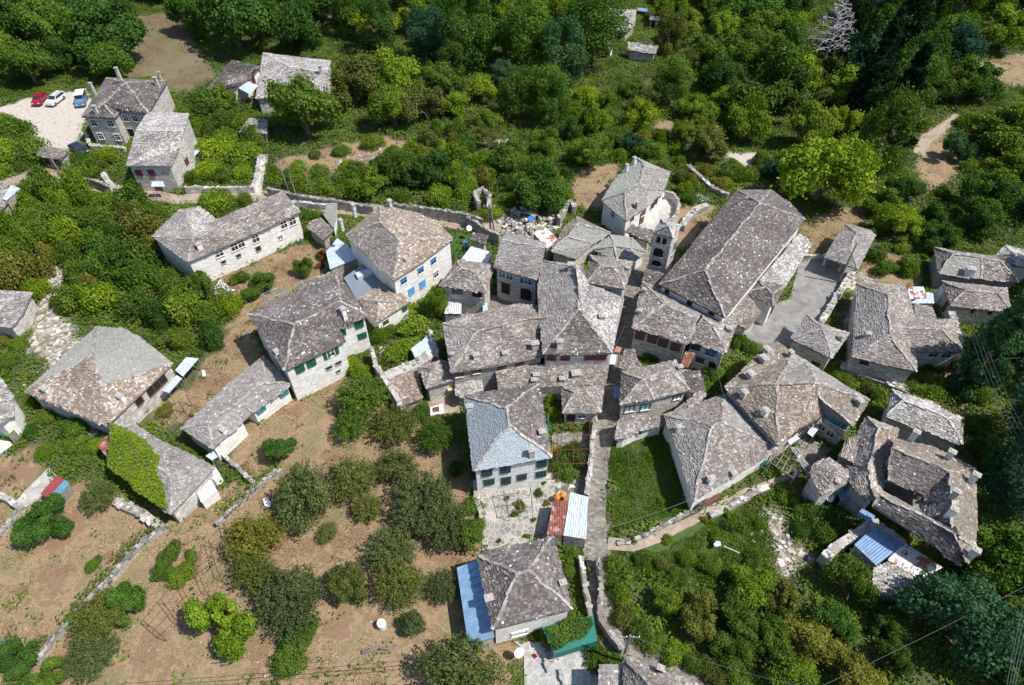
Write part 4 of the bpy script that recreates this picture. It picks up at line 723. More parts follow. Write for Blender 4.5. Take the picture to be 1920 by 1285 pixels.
T_('tin_sheet_roof', 'small red and white striped roof in the yard right of the church square', 'I', 2.4, [(755,545),(875,537),(850,465),(750,465)], 'tin_stripe', 'tin roof', wall='wall_dry')
T_('tin_sheet_roof', 'pale tin roof piece beside the red and white striped roof', 'I', 2.3, [(765,570),(920,572),(912,508),(875,500)], 'tin_pale', 'tin roof', wall='wall_dry')
T_('plastic_sheet', 'blue plastic sheet over the hut at the left edge beside the road', 'X', 2.6, [(25,710),(60,730),(205,610),(110,570)], 'tin_pale', 'sheet', wall='wall_dry')
T_('tin_sheet_roof', 'light blue tin sheet inside the walled garden', 'T', 1.8, [(430,640),(470,722),(640,640),(592,510)], 'tin_pale', 'tin roof', wall='wall_dry')
T_('door_canopy', 'maroon awning on the long white wall of the star roofed house', 'N', 2.2, [(722,1165),(745,1197),(848,1130),(828,1106)], 'paint_maroon', 'awning')
T_('garden_wall_panel', 'white plastered panel beside the creeper covered barn, larger of two', 'S', 1.6, [(715,1072),(745,1142),(860,1058),(806,984)], 'sheet_white', 'panel', wall='wall_white')
T_('garden_wall_panel', 'white plastered panel beside the creeper covered barn, smaller of two', 'S', 1.6, [(785,947),(836,982),(880,940),(842,890)], 'sheet_white', 'panel', wall='wall_white')
T_('plastic_sheet', 'white plastic sheet laid out at the left edge below the green box', 'Y', .5, [(-20,810),(85,735),(70,712),(-20,700)], 'sheet_white', 'sheet', wall='wood_grey')
T_('storage_box', 'mossy green roofed box beside the whitish roof at the left edge', 'Y', 1.4, [(0,622),(53,672),(102,626),(50,586)], 'moss_green', 'box', wall='wood_grey')

def merge(a_key, b_key, name, label, cat):
    A = next(o for o in COL.objects if o.get('label') == a_key); Bq = next(o for o in COL.objects if o.get('label') == b_key)
    off = Bq.location-A.location
    for c in [o for o in COL.objects if o.parent == Bq]: c.parent = A; c.location = off
    bpy.data.objects.remove(Bq); A.name = name; A['label'] = label; A['category'] = cat
merge('red half of the little two coloured garden shed at the lower left', 'blue half of the little two coloured garden shed at the lower left', 'garden_shed', 'little garden shed with one red and one blue roof slope at the lower left', 'shed')
merge('dark red rusty half of the tin shed beside the cobbled lane', 'light blue half of the tin shed beside the cobbled lane', 'tin_shed', 'tin shed roofed half rusty red and half light blue beside the cobbled lane', 'shed')
# ------------------------------------------------------------------ dry stone walls
def stone_wall(label, tile, pts, h=1.1, wd=.5, mat='wall_dry', cap='rubble', z0=0.0, name='stone_wall'):
    pp = [TP(tile, x, y, h) for x, y in pts]; fine = []
    for i in range(len(pp)-1):
        k = max(1, int((pp[i+1]-pp[i]).length/.9))
        fine += [pp[i].lerp(pp[i+1], q/k) for q in range(k)]
    fine.append(pp[-1]); mb = MB(); per = 0; rr = random.Random(len(pts)+int(pts[0][0])); L, R = [], []
    for i, p in enumerate(fine):
        d = fine[min(i+1, len(fine)-1)]-fine[max(i-1, 0)]; d.z = 0; d.normalize(); s = Vector((-d.y, d.x, 0)); hz = h+rr.uniform(-.12,.1); q = Vector((p.x+rr.uniform(-.06,.06), p.y+rr.uniform(-.06,.06), hz)); L.append(q+s*wd/2); R.append(q-s*wd/2)
    for i in range(len(fine)-1):
        Ln = (fine[i+1]-fine[i]).length
        for a, b in ((L[i+1], L[i]), (R[i], R[i+1])):
            mb.face([Vector((a.x,a.y,-.3)), Vector((b.x,b.y,-.3)), b, a], mat, .5, [(per,-.3),(per+Ln,-.3),(per+Ln,b.z),(per,a.z)])
        mb.face([R[i], R[i+1], L[i+1], L[i]], cap, rr.random(), None)
        for q in range(3):
            t = rr.random(); p = R[i].lerp(R[i+1], t).lerp(L[i].lerp(L[i+1], t), rr.random()); d = (R[i+1]-R[i]).normalized(); d2 = (d+Vector((rr.uniform(-.4,.4), rr.uniform(-.4,.4), 0))).normalized(); s = UP.cross(d2)
            mb.box((p.x,p.y,0), d2, s.normalized(), UP, rr.uniform(.12,.3), rr.uniform(.1,.22), h-.15, h+rr.uniform(.02,.12), cap, rr.random())
        per += Ln
    for a, b in ((R[0], L[0]), (L[-1], R[-1])): mb.face([Vector((b.x,b.y,-.3)), Vector((a.x,a.y,-.3)), a, b][::-1], mat)
    o = mb.build(name); tag(o, label, 'stone wall'); FOOT.append([(p.x,p.y) for p in R]+[(p.x,p.y) for p in L[::-1]]); return o
W = stone_wall
W('straight pale stone parapet along the right side of the church square', 'I', [(415,355),(365,425),(200,690)], 1.1, .8, 'wall_white', 'ridge_stone')
W('low pale stone wall along the upper edge of the church square', 'I', [(105,265),(230,268)], .8, .4, 'wall_stone', 'ridge_stone')
W('curved white wall round the terrace of the pale roofed white house', 'C', [(858,1072),(900,1080),(928,1110),(940,1150),(925,1195),(880,1240)], 2.2, .35, 'wall_stone', 'ridge_stone')
W('broad stone wall running up beside the church towards the wood', 'C', [(955,1262),(985,1215),(1030,1170),(1100,1142)], 1.2, 1.0, 'wall_dry', 'rubble')
W('overgrown stone wall slanting down above the church roof', 'C', [(990,925),(1060,990),(1130,1050),(1210,1085)], .9, .6)
W('long dark retaining wall above the village road, left stretch', 'full', [(500,352),(560,366),(640,378),(700,388)], 1.8, .4, 'wall_dry', 'rubble_dark')
W('long dark retaining wall above the village road behind the blue windowed house', 'full', [(740,382),(820,392),(880,402),(905,412)], 2.2, .4, 'wall_dry', 'rubble_dark')
W('retaining wall beside the two poles under the debris heap', 'full', [(875,405),(905,425),(935,440),(955,434)], 2.2, .4, 'wall_dry', 'rubble_dark')
W('white topped wall below the road beside the long stone house', 'full', [(545,378),(575,380),(612,384)], 1.2, .5, 'wall_stone', 'ridge_stone')
W('retaining wall under the shrubs between the road and the maroon shuttered house', 'X', [(640,400),(760,490),(940,520),(1110,590)], 1.8, .4, 'wall_dry', 'rubble_dark')
W('short sloping stone wall left of the maroon shuttered house', 'X', [(1030,450),(1130,600)], 1.6, .9, 'wall_stone', 'ridge_stone')
W('pale wall beside the stone stairway above the road', 'full', [(486,290),(481,325),(474,352)], 1.1, .6, 'wall_white', 'ridge_stone')
W('low stone wall right of the maroon shuttered house along the road', 'full', [(345,350),(405,352),(475,350)], 1.3, .5, 'wall_stone', 'rubble')
W('low wall round the forecourt of the L-plan house by the car park', 'A', [(475,740),(505,812),(700,825)], .9, .5, 'wall_stone', 'ridge_stone')
W('mossy field wall running diagonally across the lower left fields', 'J', [(5,1035),(100,1080),(195,1150),(300,1010),(400,920),(520,770),(650,640),(760,510),(920,390)], .9, .45, 'wall_dry', 'rubble_dark')
W('left field wall beside the farm track with its corner', 'Y', [(-20,1088),(60,1120),(150,1180)], 1.0, .6, 'wall_dry', 'rubble')
W('field wall along the upper edge of the left field', 'J', [(-20,440),(60,350),(110,290)], .8, .45, 'wall_dry', 'rubble_dark')
W('short whitish field wall pointing at the creeper covered barn', 'J', [(640,250),(800,320),(885,385)], .8, .9, 'wall_dry', 'rubble')
W('thin garden wall with pillar below the low grey wing', 'S', [(895,795),(990,880),(1110,990)], 1.0, .4, 'wall_stone', 'rubble')
W('curving hedge topped wall between yard and orchard', 'S', [(1310,905),(1180,985),(1100,1060),(960,1180),(850,1285)], .8, .4, 'wall_dry', 'rubble_dark')
W('long left wall of the walled garden', 'T', [(75,620),(110,760),(210,930),(280,1040),(345,1152),(400,1200)], 2.4, .5, 'wall_stone', 'ridge_stone')
W('wall with pale capstones on the right of the walled garden', 'T', [(598,465),(635,600),(668,705)], 2.4, .4, 'wall_stone', 'ridge_stone')
W('thick rubble wall crossing the walled garden', 'T', [(215,880),(330,820),(480,760),(640,665)], 2.2, 1.4, 'wall_dry', 'rubble')
W('white garden wall under the left windows of the slate roofed manor', 'L', [(285,1010),(300,1150),(340,1285)], .9, .5, 'wall_dry', 'rubble')
W('long lane side wall of the pergola garden with pale capstones', 'L', [(1190,530),(1165,740),(1150,900),(1130,1060),(1120,1110)], 1.8, .5, 'wall_stone', 'ridge_stone')
W('lane side wall beside the bottom centre house', 'M', [(985,330),(1010,500),(1040,640),(1060,770)], 1.6, .4, 'wall_dry', 'rubble')
W('dark dry stone wall edging the lower thicket along the cobbled lane', 'M', [(1110,330),(1145,520),(1120,660),(1130,800),(1210,920),(1300,1010)], 1.6, .4, 'wall_dry', 'rubble_dark')
W('stone bank edging the grassy plot above the dirt path', 'Q', [(60,400),(200,360),(330,290),(470,215),(540,185)], .45, .4, 'wall_dry', 'rubble_dark')
W('tumbled stone bank on the lower side of the dirt path near the maroon awning', 'Q', [(640,215),(760,170),(900,85),(1000,40)], .6, .7, 'wall_dry', 'rubble')
W('tall wall with broad pale top right of the L-plan blue framed house', 'I', [(1030,620),(1065,740),(1105,870),(1140,950)], 2.4, .9, 'wall_stone', 'ridge_stone')
W('angled stone wall with pale top around the deep blue tin roof', 'O', [(215,1105),(330,1010),(515,898),(620,970),(700,1025)], 2.0, .9, 'wall_stone', 'ridge_stone')
W('overgrown wall below the L-plan house leading to the whitish blue slates', 'I', [(330,960),(450,1010),(620,1060),(780,1130)], .9, 1.2, 'wall_dry', 'rubble')
W('low white wall round the patio at the bottom of the photo', 'M', [(700,1010),(740,1190)], .5, .25, 'paint_white', 'slate_smooth')
W('second low white wall of the patio at the bottom of the photo', 'M', [(830,1175),(865,1285)], .5, .25, 'paint_white', 'slate_smooth')
W('stone wall between the ruined creeper mound and the poles', 'full', [(898,380),(890,360),(905,352),(918,365),(915,388)], 2.2, .6, 'wall_dry', 'rubble')
W('ruined rounded wall end beside the dry slope above the debris heap', 'C', [(262,1225),(300,1150),(330,1120),(352,1160)], 1.6, .6, 'wall_dry', 'rubble')
# ------------------------------------------------------------------ rubble and loose stones
def stones(name, label, polys, density, smin, smax, mat='rubble', kind='stuff', heap=0.0):
    mb = MB(); rr = random.Random(int(density*10)+len(polys)*3+int(polys[0][1][0][0]))
    for tile, poly in polys:
        w_ = [TP(tile, x, y) for x, y in poly]; xs = [p.x for p in w_]; ys = [p.y for p in w_]; cx = sum(xs)/len(xs); cy = sum(ys)/len(ys); rad = max((p-Vector((cx,cy,0))).length for p in w_)
        n = int((max(xs)-min(xs))*(max(ys)-min(ys))*density); X = np.array([rr.uniform(min(xs),max(xs)) for _ in range(n)]); Y = np.array([rr.uniform(min(ys),max(ys)) for _ in range(n)])
        ok = inpoly(X, Y, [(p.x,p.y) for p in w_])
        for x, y in zip(X[ok], Y[ok]):
            nz = noise.noise(Vector((x*.5, y*.5, 4)))
            if nz < -0.12 and density > .4: continue
            s = rr.uniform(smin, smax); a = rr.random()*6.3; d = Vector((math.cos(a), math.sin(a), rr.uniform(-.3,.3))).normalized(); e = Vector((-math.sin(a), math.cos(a), rr.uniform(-.3,.3))).normalized(); u = d.cross(e).normalized(); z = heap*max(0, 1-((x-cx)**2+(y-cy)**2)**.5/rad)
            c = Vector((x, y, z+.05)); mb.box(c, d, e, u, s, s*rr.uniform(.5,.9), -s*.25, s*rr.uniform(.2,.5), mat, rr.random(), rr.uniform(.6,.95))
    o = mb.build(name); tag(o, label, 'stones', kind=kind); return o
stones('rubble_stones', 'loose pale rubble spilling between the shrubs and ruins', [
 ('full',[(95,500),(130,505),(125,590),(165,640),(110,700),(60,650)]), ('Q',[(960,110),(1010,100),(1120,280),(1290,480),(1180,560),(1010,560),(1090,440),(1000,330)]), ('Q',[(890,330),(970,330),(960,420),(890,420)]),
 ('full',[(620,300),(700,280),(770,262),(770,285),(700,300),(640,330)]), ('full',[(870,250),(960,262),(950,290),(885,285)]), ('I',[(300,920),(480,990),(620,1020),(800,1110),(760,1130),(600,1060),(380,1010)]),
 ('full',[(1275,355),(1300,350),(1340,385),(1300,390)]), ('Y',[(170,300),(240,200),(300,240),(190,350)]), ('full',[(925,400),(1000,400),(1050,420),(1000,450),(940,440)]), ('E',[(160,960),(220,760),(330,600),(300,780),(200,900)]), ('full',[(1785,430),(1818,430),(1812,468),(1785,465)]), ('E',[(420,1080),(570,1110),(560,1190),(430,1170)]), ('T',[(130,590),(230,560),(260,640),(180,720)]), ('I',[(300,560),(400,440),(420,520),(330,720),(250,690)]),
 ('full',[(0,380),(40,350),(30,420),(0,440)]),('full',[(1230,1040),(1262,1040),(1258,1070),(1232,1070)])], 1.6, .12, .38)
stones('debris_heap', 'heap of broken slates and rubbish beside the two poles', [('full',[(925,400),(965,390),(1040,405),(1060,425),(1000,445),(945,440)])], 5, .1, .4, heap=1.0)
stones('field_stones', 'small pale stones scattered over the dry fields', [('full',[(60,1235),(300,990),(420,930),(860,900),(900,1285),(100,1285)]), ('full',[(0,960),(290,960),(290,990),(80,1220),(0,1190)]), ('full',[(0,200),(170,170),(150,290),(60,290)])], .25, .04, .1)
# ------------------------------------------------------------------ poles and wires
def pole(label, base, top, h=None, wood='wood_grey', arm=True, name='utility_pole'):
    b = P(base[0], base[1], 0); r = ray(*top); t = b.y/r.y if abs(r.y) > 1e-3 else 0; z = CAM_H+r.z*t; hh = h or max(5, min(z, 11)); x = r.x*t if h is None else b.x
    x = max(b.x-.7, min(b.x+.7, x)); th = thing(name, (b.x, b.y, 0), label, 'utility pole'); mb = MB(); tp_ = Vector((x, b.y, hh)); mb.tube([(b.x,b.y,-.4), tp_], .15, wood, 8, r2=.1); mb.build('shaft', th)
    if arm:
        mb = MB(); mb.tube([(x-.9,b.y,hh-.4),(x+.9,b.y,hh-.4)], .05, 'steel', 6)
        ar = mb.build('crossarm', th); im = MB()
        for k in (-.8,-.3,.3,.8): im.tube([(x+k,b.y,hh-.38),(x+k,b.y,hh-.18)], .05, 'plastic_white', 6)
        im.build('insulators', ar)
    return tp_
def wire(label, a, b, sag=.6, r=.014, mat='wire_grey'):
    a = Vector(a); b = Vector(b); mb = MB(); pts = []
    for i in range(15): t = i/14; p = a.lerp(b, t); p.z -= sag*4*t*(1-t); pts.append(p)
    mb.tube(pts, r, mat, 4); o = mb.build('overhead_wire'); tag(o, label, 'wire'); return o
p1 = pole('wooden pole beside the road below the car park shed', (124,343), (82,275))
p2 = pole('bare wooden pole on the road above the long stone house', (547,372), (518,296), arm=False)
p3 = pole('thinner bare pole right beside the pole above the long stone house', (557,374), (546,340), arm=False)
p4 = pole('wooden pole with wires in front of the creeper mound, left of a pair', (920,436), (917,383))
p5 = pole('wooden pole with wires in front of the creeper mound, right of a pair', (927,437), (921,388), arm=False)
p6 = pole('dark pole standing against the open sided shelter by the church square', (1571,532), (1607,456), arm=False)
p7 = pole('wooden pole beside the footpath in the wood at the upper right', (1716,238), (1727,208), arm=False)
p8 = pole('wooden pole at the bend of the cobbled lane near the bottom edge', (1165,1245), (1182,1192))
p9 = pole('tall power pole in the dark trees at the right edge', (1887,1040), (1886,846))
W_ = wire
W_('wire over the road left of the pole below the car park shed', p1, P(-60,290,7), .5)
W_('second wire left of the pole below the car park shed', (p1.x,p1.y,p1.z-.3), P(-60,300,6), .7)
W_('wire crossing in front of the maroon shuttered house', p1, p2, .9)
W_('wire above the road from the paired poles towards the blue windowed house', p4, p2, 1.1)
W_('wire from the paired poles across to the white house by the bell tower', p4, P(1190,425,6), .8)
W_('wire running across the lane from the bell tower wall', P(1150,655,5.5), P(1172,610,5), .2)
W_('wire crossing the grassy plot lengthwise from the low curved lean-to', P(1172,827,3), P(1205,985,5), .3, .022)
W_('wire crossing the lower end of the grassy plot to the star roofed house', P(1105,1000,5), P(1300,935,5), .4, .022)
W_('wire crossing the dark lower right corner trees', P(1530,1292,7), P(1960,1080,9), .8)
W_('wire over the bottom thicket dropping to the lower edge', p8, P(1560,1300,8), .9)
W_('wire from the row house window to the small slate annex', P(1340,665,4.5), P(1358,745,5), .3, .025)
for k, dx in enumerate((-.8,-.3,.3,.8)):
    W_(['leftmost','second from left','second from right','rightmost'][k]+' of the four power lines climbing the right edge trees', (p9.x+dx,p9.y,p9.z-.2), P(1810+k*7,590,9)+Vector((0,0,0)), 1.2, .018)
    W_(['leftmost','second from left','second from right','rightmost'][k]+' of the four power lines falling to the lower right corner', (p9.x+dx,p9.y,p9.z-.2), P(1885+k*5,1300,9), .6, .018)
for k in range(2): W_(['upper','lower'][k]+' of the two wires along the bottom of the dry field', P(220,1283+k*8,4), P(900,1225+k*8,5), .4, .02, 'rubber')
W_('wire from the pole by the shelter towards the cement patched roof', p6, P(1750,490,5), .5)
# ------------------------------------------------------------------ cars
def car(label, tile, rear, front, col, kindc='sedan', group='cars parked on the gravel'):
    a = TP(tile, *rear, 0); b = TP(tile, *front, 0); d = (b-a); ctr = (a+b)/2; rz = math.atan2(d.y, d.x)
    th = thing('parked_car', (ctr.x, ctr.y, Z1+.02), label, 'car', group, rz); Ln, Wd = 4.3, 1.72
    prof = {'sedan':[(-2.15,.45),(-2.1,.95),(-1.5,1.0),(-.95,1.42),(.35,1.45),(1.05,.98),(2.0,.82),(2.15,.5)], 'wagon':[(-2.2,.45),(-2.2,.95),(-1.95,1.42),(-.9,1.47),(.35,1.46),(1.05,.98),(2.05,.82),(2.2,.5)], 'jeep':[(-2.0,.55),(-2.0,1.1),(-1.95,1.9),(-.9,1.95),(.5,1.93),(.75,1.15),(1.95,1.1),(2.0,.6)]}[kindc]
    def loc(x, y, z): return Vector((x, y, z))
    def bld(mb, name, par):
        me_o = mb; o = None
        # mesh is authored in the car's own space
        me = bpy.data.meshes.new(name); me.from_pydata(mb.v, [], mb.f)
        for m_ in mb.mats: me.materials.append(MATS[m_])
        me.polygons.foreach_set('material_index', mb.m); me.update(); o = bpy.data.objects.new(name, me); COL.objects.link(o); o.parent = par; return o
    mb = MB(); hw = Wd/2
    def w_at(z): return hw*(1.0 if z < 1.0 else 1-.16*(z-1.0)/.45 if kindc != 'jeep' else .97)
    n = len(prof); zl = .28
    for i in range(n-1):
        (x0,z0),(x1,z1) = prof[i], prof[i+1]; mb.face([loc(x0,-w_at(z0),z0), loc(x1,-w_at(z1),z1), loc(x1,w_at(z1),z1), loc(x0,w_at(z0),z0)], col)
        for s in (-1,1):
            q = [loc(x0,s*hw,zl), loc(x1,s*hw,zl), loc(x1,s*w_at(z1),z1), loc(x0,s*w_at(z0),z0)]; mb.face(q if s < 0 else q[::-1], col)
    mb.face([loc(prof[0][0],-hw,zl), loc(prof[0][0],-hw,prof[0][1]), loc(prof[0][0],hw,prof[0][1]), loc(prof[0][0],hw,zl)], col); mb.face([loc(prof[-1][0],-hw,zl), loc(prof[-1][0],hw,zl), loc(prof[-1][0],hw,prof[-1][1]), loc(prof[-1][0],-hw,prof[-1][1])], col)
    mb.face([loc(prof[0][0],-hw,zl), loc(prof[0][0],hw,zl), loc(prof[-1][0],hw,zl), loc(prof[-1][0],-hw,zl)], 'rubber'); bld(mb, 'body', th)
    ws = [i for i in range(n-1) if prof[i][1] > 1.3 and prof[i+1][1] < 1.2][0]; (x0,z0),(x1,z1) = prof[ws], prof[ws+1]; off = .02
    mb = MB(); mb.face([loc(x0+.06,-.68,z0-.02+off), loc(x1-.02,-.74,z1+.03+off), loc(x1-.02,.74,z1+.03+off), loc(x0+.06,.68,z0-.02+off)], 'dark_glass'); bld(mb, 'windscreen', th)
    mb = MB(); r0 = prof[2] if kindc != 'sedan' else prof[3]; r1 = prof[1] if kindc != 'sedan' else prof[2]; mb.face([loc(r1[0]-off,-.7,r1[1]+.05), loc(r0[0]-off,-.64,r0[1]-.05), loc(r0[0]-off,.64,r0[1]-.05), loc(r1[0]-off,.7,r1[1]+.05)], 'dark_glass'); bld(mb, 'rear_window', th)
    for s in (-1,1):
        mb = MB(); xa, xb = (-1.35,.75) if kindc == 'sedan' else (-1.95,.8); zt = 1.38 if kindc != 'jeep' else 1.75; zb = 1.02 if kindc != 'jeep' else 1.25
        q = [loc(xa,s*(w_at(zb)+.012),zb), loc(xb-.05,s*(w_at(zb)+.012),zb), loc(xb-.5,s*(w_at(zt)+.012),zt), loc(xa+.35,s*(w_at(zt)+.012),zt)]; mb.face(q, 'dark_glass'); bld(mb, 'side_window', th)
        for x in (-1.35,1.35):
            mb = MB(); mb.tube([(x,s*(hw-.18),.32),(x,s*(hw+.02),.32)], .32, 'rubber', 14); wo = bld(mb, 'wheel', th); mb = MB(); mb.tube([(x,s*(hw+.02),.32),(x,s*(hw+.035),.32)], .18, 'steel', 10); bld(mb, 'rim', wo)
        mb = MB(); fx = prof[-1][0]; mb.box((fx,s*.6,0), Vector((1,0,0)), Vector((0,1,0)), UP, .03, .16, .55, .7, 'plastic_white'); bld(mb, 'headlight', th)
    if kindc == 'jeep':
        mb = MB(); mb.box((-.7,0,0), Vector((1,0,0)), Vector((0,1,0)), UP, 1.3, .83, 1.95, 1.99, 'plastic_white'); bld(mb, 'roof_panel', th)
    if kindc == 'wagon':
        for s in (-1,1): mb = MB(); mb.tube([(-1.7,s*.62,1.5),(.2,s*.62,1.5)], .025, 'rubber', 5); bld(mb, 'roof_rail', th)
    return th
car('dark red car at the left end of the row on the gravel', 'A', (258,540), (205,606), 'car_red', 'sedan')
car('silver white estate car between the dark red car and the blue jeep', 'A', (355,548), (285,602), 'car_silver', 'wagon')
car('blue off road car with a white hard top next to the big house', 'A', (478,540), (452,625), 'car_blue', 'jeep')
car('dark navy car behind the shrubs below the gravel car park', 'X', (740,205), (870,285), 'car_navy', 'sedan', None)
# ------------------------------------------------------------------ small things
def single(name, mb, label, cat, group=None): o = mb.build(name); return tag(o, label, cat, group)
def lathe(mb, c, prof, m, n=14):
    for i in range(len(prof)-1):
        (r0,z0),(r1,z1) = prof[i], prof[i+1]
        for k in range(n):
            a0, a1 = 2*math.pi*k/n, 2*math.pi*(k+1)/n
            q = [Vector((c.x+r0*math.cos(a0), c.y+r0*math.sin(a0), c.z+z0)), Vector((c.x+r0*math.cos(a1), c.y+r0*math.sin(a1), c.z+z0)), Vector((c.x+r1*math.cos(a1), c.y+r1*math.sin(a1), c.z+z1)), Vector((c.x+r1*math.cos(a0), c.y+r1*math.sin(a0), c.z+z1))]; mb.face(q, m)
def sit(th, part, mb): return mb.build(part, th)
for i, (x, y) in enumerate(((895,1165),(935,1152))):
    c = TP('L', x, y, 0); th = thing('orange_tank', (c.x,c.y,0), ['left','right'][i]+' of two round orange tanks behind the red tin shed roof', 'tank', 'orange tanks'); mb = MB(); lathe(mb, Vector((c.x,c.y,0)), [(.38,0),(.42,.15),(.42,.8),(.34,1.1),(.12,1.3),(0,1.3)], 'plastic_orange'); mb.build('body', th); mb = MB(); lathe(mb, Vector((c.x,c.y,1.3)), [(.14,0),(.14,.08),(0,.08)], 'plastic_orange'); mb.build('cap', th)
def dish(label, tile, x, y, z, r=.45):
    c = TP(tile, x, y, z); th = thing('satellite_dish', (c.x,c.y,0), label, 'satellite dish', 'satellite dishes'); mb = MB(); mb.tube([(c.x,c.y,-.2 if z < 3 else z-1.2),(c.x,c.y,z)], .035, 'steel', 5); mb.build('mast', th); mb = MB()
    ax = Vector((.35,-.65,.67)).normalized(); a = ax.cross(UP).normalized(); b = ax.cross(a); rings = []
    for q in range(4): rr = r*q/3; rings.append([c+ax*(.12*(q/3)**2)+a*math.cos(2*math.pi*k/14)*rr+b*math.sin(2*math.pi*k/14)*rr for k in range(14)])
    for q in range(3):
        for k in range(14): j = (k+1) % 14; mb.face([rings[q][k], rings[q][j], rings[q+1][j], rings[q+1][k]], 'plastic_white'); mb.face([p-ax*.02 for p in (rings[q][k], rings[q+1][k], rings[q+1][j], rings[q][j])], 'plastic_white')
    mb.build('reflector', th); mb = MB(); mb.tube([c, c+ax*.5], .02, 'steel', 4); mb.build('feed_arm', th)
dish('white satellite dish in the yard behind the blue windowed house', 'U', 868, 420, 2.2)
dish('white satellite dish beside the small blue tin shed roof at the lower right', 'O', 243, 748, 1.6, .5)
dish('white satellite dish in the garden below the bottom centre house', 'M', 525, 1040, 1.6, .5)
dish('white satellite dish on the roof of the central hipped house', 'G', 1345, 845, 8.0, .35)
c = P(717,1175,0); th = thing('water_drum', (c.x,c.y,0), 'round white drum standing alone in the dry orchard grass', 'drum'); mb = MB(); lathe(mb, Vector((c.x,c.y,0)), [(.42,0),(.45,.1),(.45,.9),(.4,1.0),(.36,.95),(0,.93)], 'plastic_white', 18); mb.build('body', th)
mb = MB(); lathe(mb, Vector((c.x,c.y,.35)), [(.46,0),(.48,.03),(.46,.06)], 'steel', 18); mb.build('hoop', th)
c = TP('U', 815, 740, 0); mb = MB(); lathe(mb, Vector((c.x,c.y,0)), [(.32,0),(.34,.1),(.34,1.1),(.1,1.2),(0,1.2)], 'paint_blue'); single('water_barrel', mb, 'upright blue barrel beside the white tin roof', 'barrel')
c = TP('I', 945, 560, 0); th = thing('water_tank', (c.x,c.y,0), 'white round water tank on a block beside the red and white striped roof', 'water tank'); mb = MB(); mb.abox(c.x-.9,c.x+.9,c.y-.9,c.y+.9,-.1,1.6,'wall_white'); mb.build('plinth', th); mb = MB(); lathe(mb, Vector((c.x,c.y,1.6)), [(.75,0),(.8,.1),(.8,.9),(.5,1.2),(0,1.25)], 'plastic_white', 18); mb.build('tank', th)
# fallen log in the orchard
mb = MB(); a = P(680,1223,.25); b = P(738,1214,.3); mid = a.lerp(b,.5)+Vector((0,.2,.1)); mb.tube([a,a.lerp(mid,.5)+Vector((0,-.1,.05)),mid,mid.lerp(b,.6)+Vector((.1,-.15,0)),b], .2, 'log_wood', 8, r2=.14); mb.tube([mid, mid+Vector((.4,-.3,.3))], .1, 'log_wood', 6, r2=.05); mb.tube([a.lerp(mid,.5), a.lerp(mid,.5)+Vector((-.4,-.3,.2))], .1, 'log_wood', 6, r2=.04); mb.tube([b, b+Vector((.4,.2,.2))], .12, 'log_wood', 6, r2=.05)
single('fallen_log', mb, 'grey twisted log lying on the dry grass near the bottom edge', 'log')
# vine frames of thin bars
def frame(label, tile, corners, nx_, ny_, z=2.2, mat='rust_bar', r=.035, name='pergola_frame', every=1):
    Pc = [TP(tile, x, y, z) for x, y in corners]; c = sum(Pc, Vector())/4; th = thing(name, (c.x,c.y,0), label, 'pergola')
    bi = lambda s, t: Pc[0].lerp(Pc[1], s).lerp(Pc[3].lerp(Pc[2], s), t)
    mb = MB()
    for i in range(nx_+1): mb.tube([bi(i/nx_, 0), bi(i/nx_, 1)], r, mat, 4)
    mb.build('long_bars', th); mb = MB()
    for j in range(ny_+1): mb.tube([bi(0, j/ny_), bi(1, j/ny_)], r, mat, 4)
    mb.build('cross_bars', th)
    for i in range(0, nx_+1, max(1, nx_)):
        for j in range(0, ny_+1, every): q = bi(i/nx_, j/ny_); mb = MB(); mb.tube([(q.x,q.y,-.2),(q.x,q.y,z)], r, mat, 5); mb.build('post', th)
    return th
frame('long rusty vine frame stretching across the dry field at the lower left', 'J', [(1250,375),(1300,590),(900,1005),(800,920)], 3, 5, 1.7)
frame('rusty vine frame over the yard between farmhouse and low grey wing', 'S', [(640,380),(800,420),(620,640),(470,520)], 3, 3, 2.2)
frame('rusty bar frame over the white cloth left of the green shuttered house', 'R', [(850,1000),(1040,1150),(930,1285),(740,1180)], 3, 3, 2.1)
frame('blue bar frame beside the ragged lean-to of the green shuttered house', 'F', [(205,690),(330,640),(440,700),(290,770)], 2, 2, 2.1, 'paint_blue')
frame('rusty pergola over the garden right of the slate roofed manor', 'L', [(905,590),(1150,560),(1145,880),(900,880)], 2, 3, 2.3)
frame('thin dark pergola over the flagstones in front of the slate roofed manor', 'L', [(500,1080),(700,1050),(720,1230),(540,1240)], 2, 2, 2.3, 'steel')
frame('pale pipe pergola behind the blue windowed house', 'U', [(560,500),(850,560),(640,860),(420,640)], 2, 3, 2.4, 'paint_turquoise')
frame('wooden pergola over the dark terrace of the star roofed house', 'N', [(1280,790),(1440,880),(1400,990),(1220,870)], 4, 2, 2.6, 'wood_grey', .06)
# green netting
mbn = MB(); nn = [TP('M', x, y, 2.3) for x, y in ((695,852),(1075,765),(1107,955),(788,1055))]; mbn.face(nn[::-1], 'net_green'); th = thing('net_canopy', (nn[0].x+3,nn[0].y-2,0), 'turquoise green netting canopy with vines behind the cobbled lane at the bottom', 'canopy'); mbn.build('netting', th)
mbn = MB(); mbn.face([nn[3], nn[2], nn[2]-UP*1.3, nn[3]-UP*1.3], 'net_green'); mbn.build('net_skirt', th)
for q in nn: mb = MB(); mb.tube([(q.x,q.y,-.2),(q.x,q.y,2.3)], .04, 'steel', 5); mb.build('post', th)
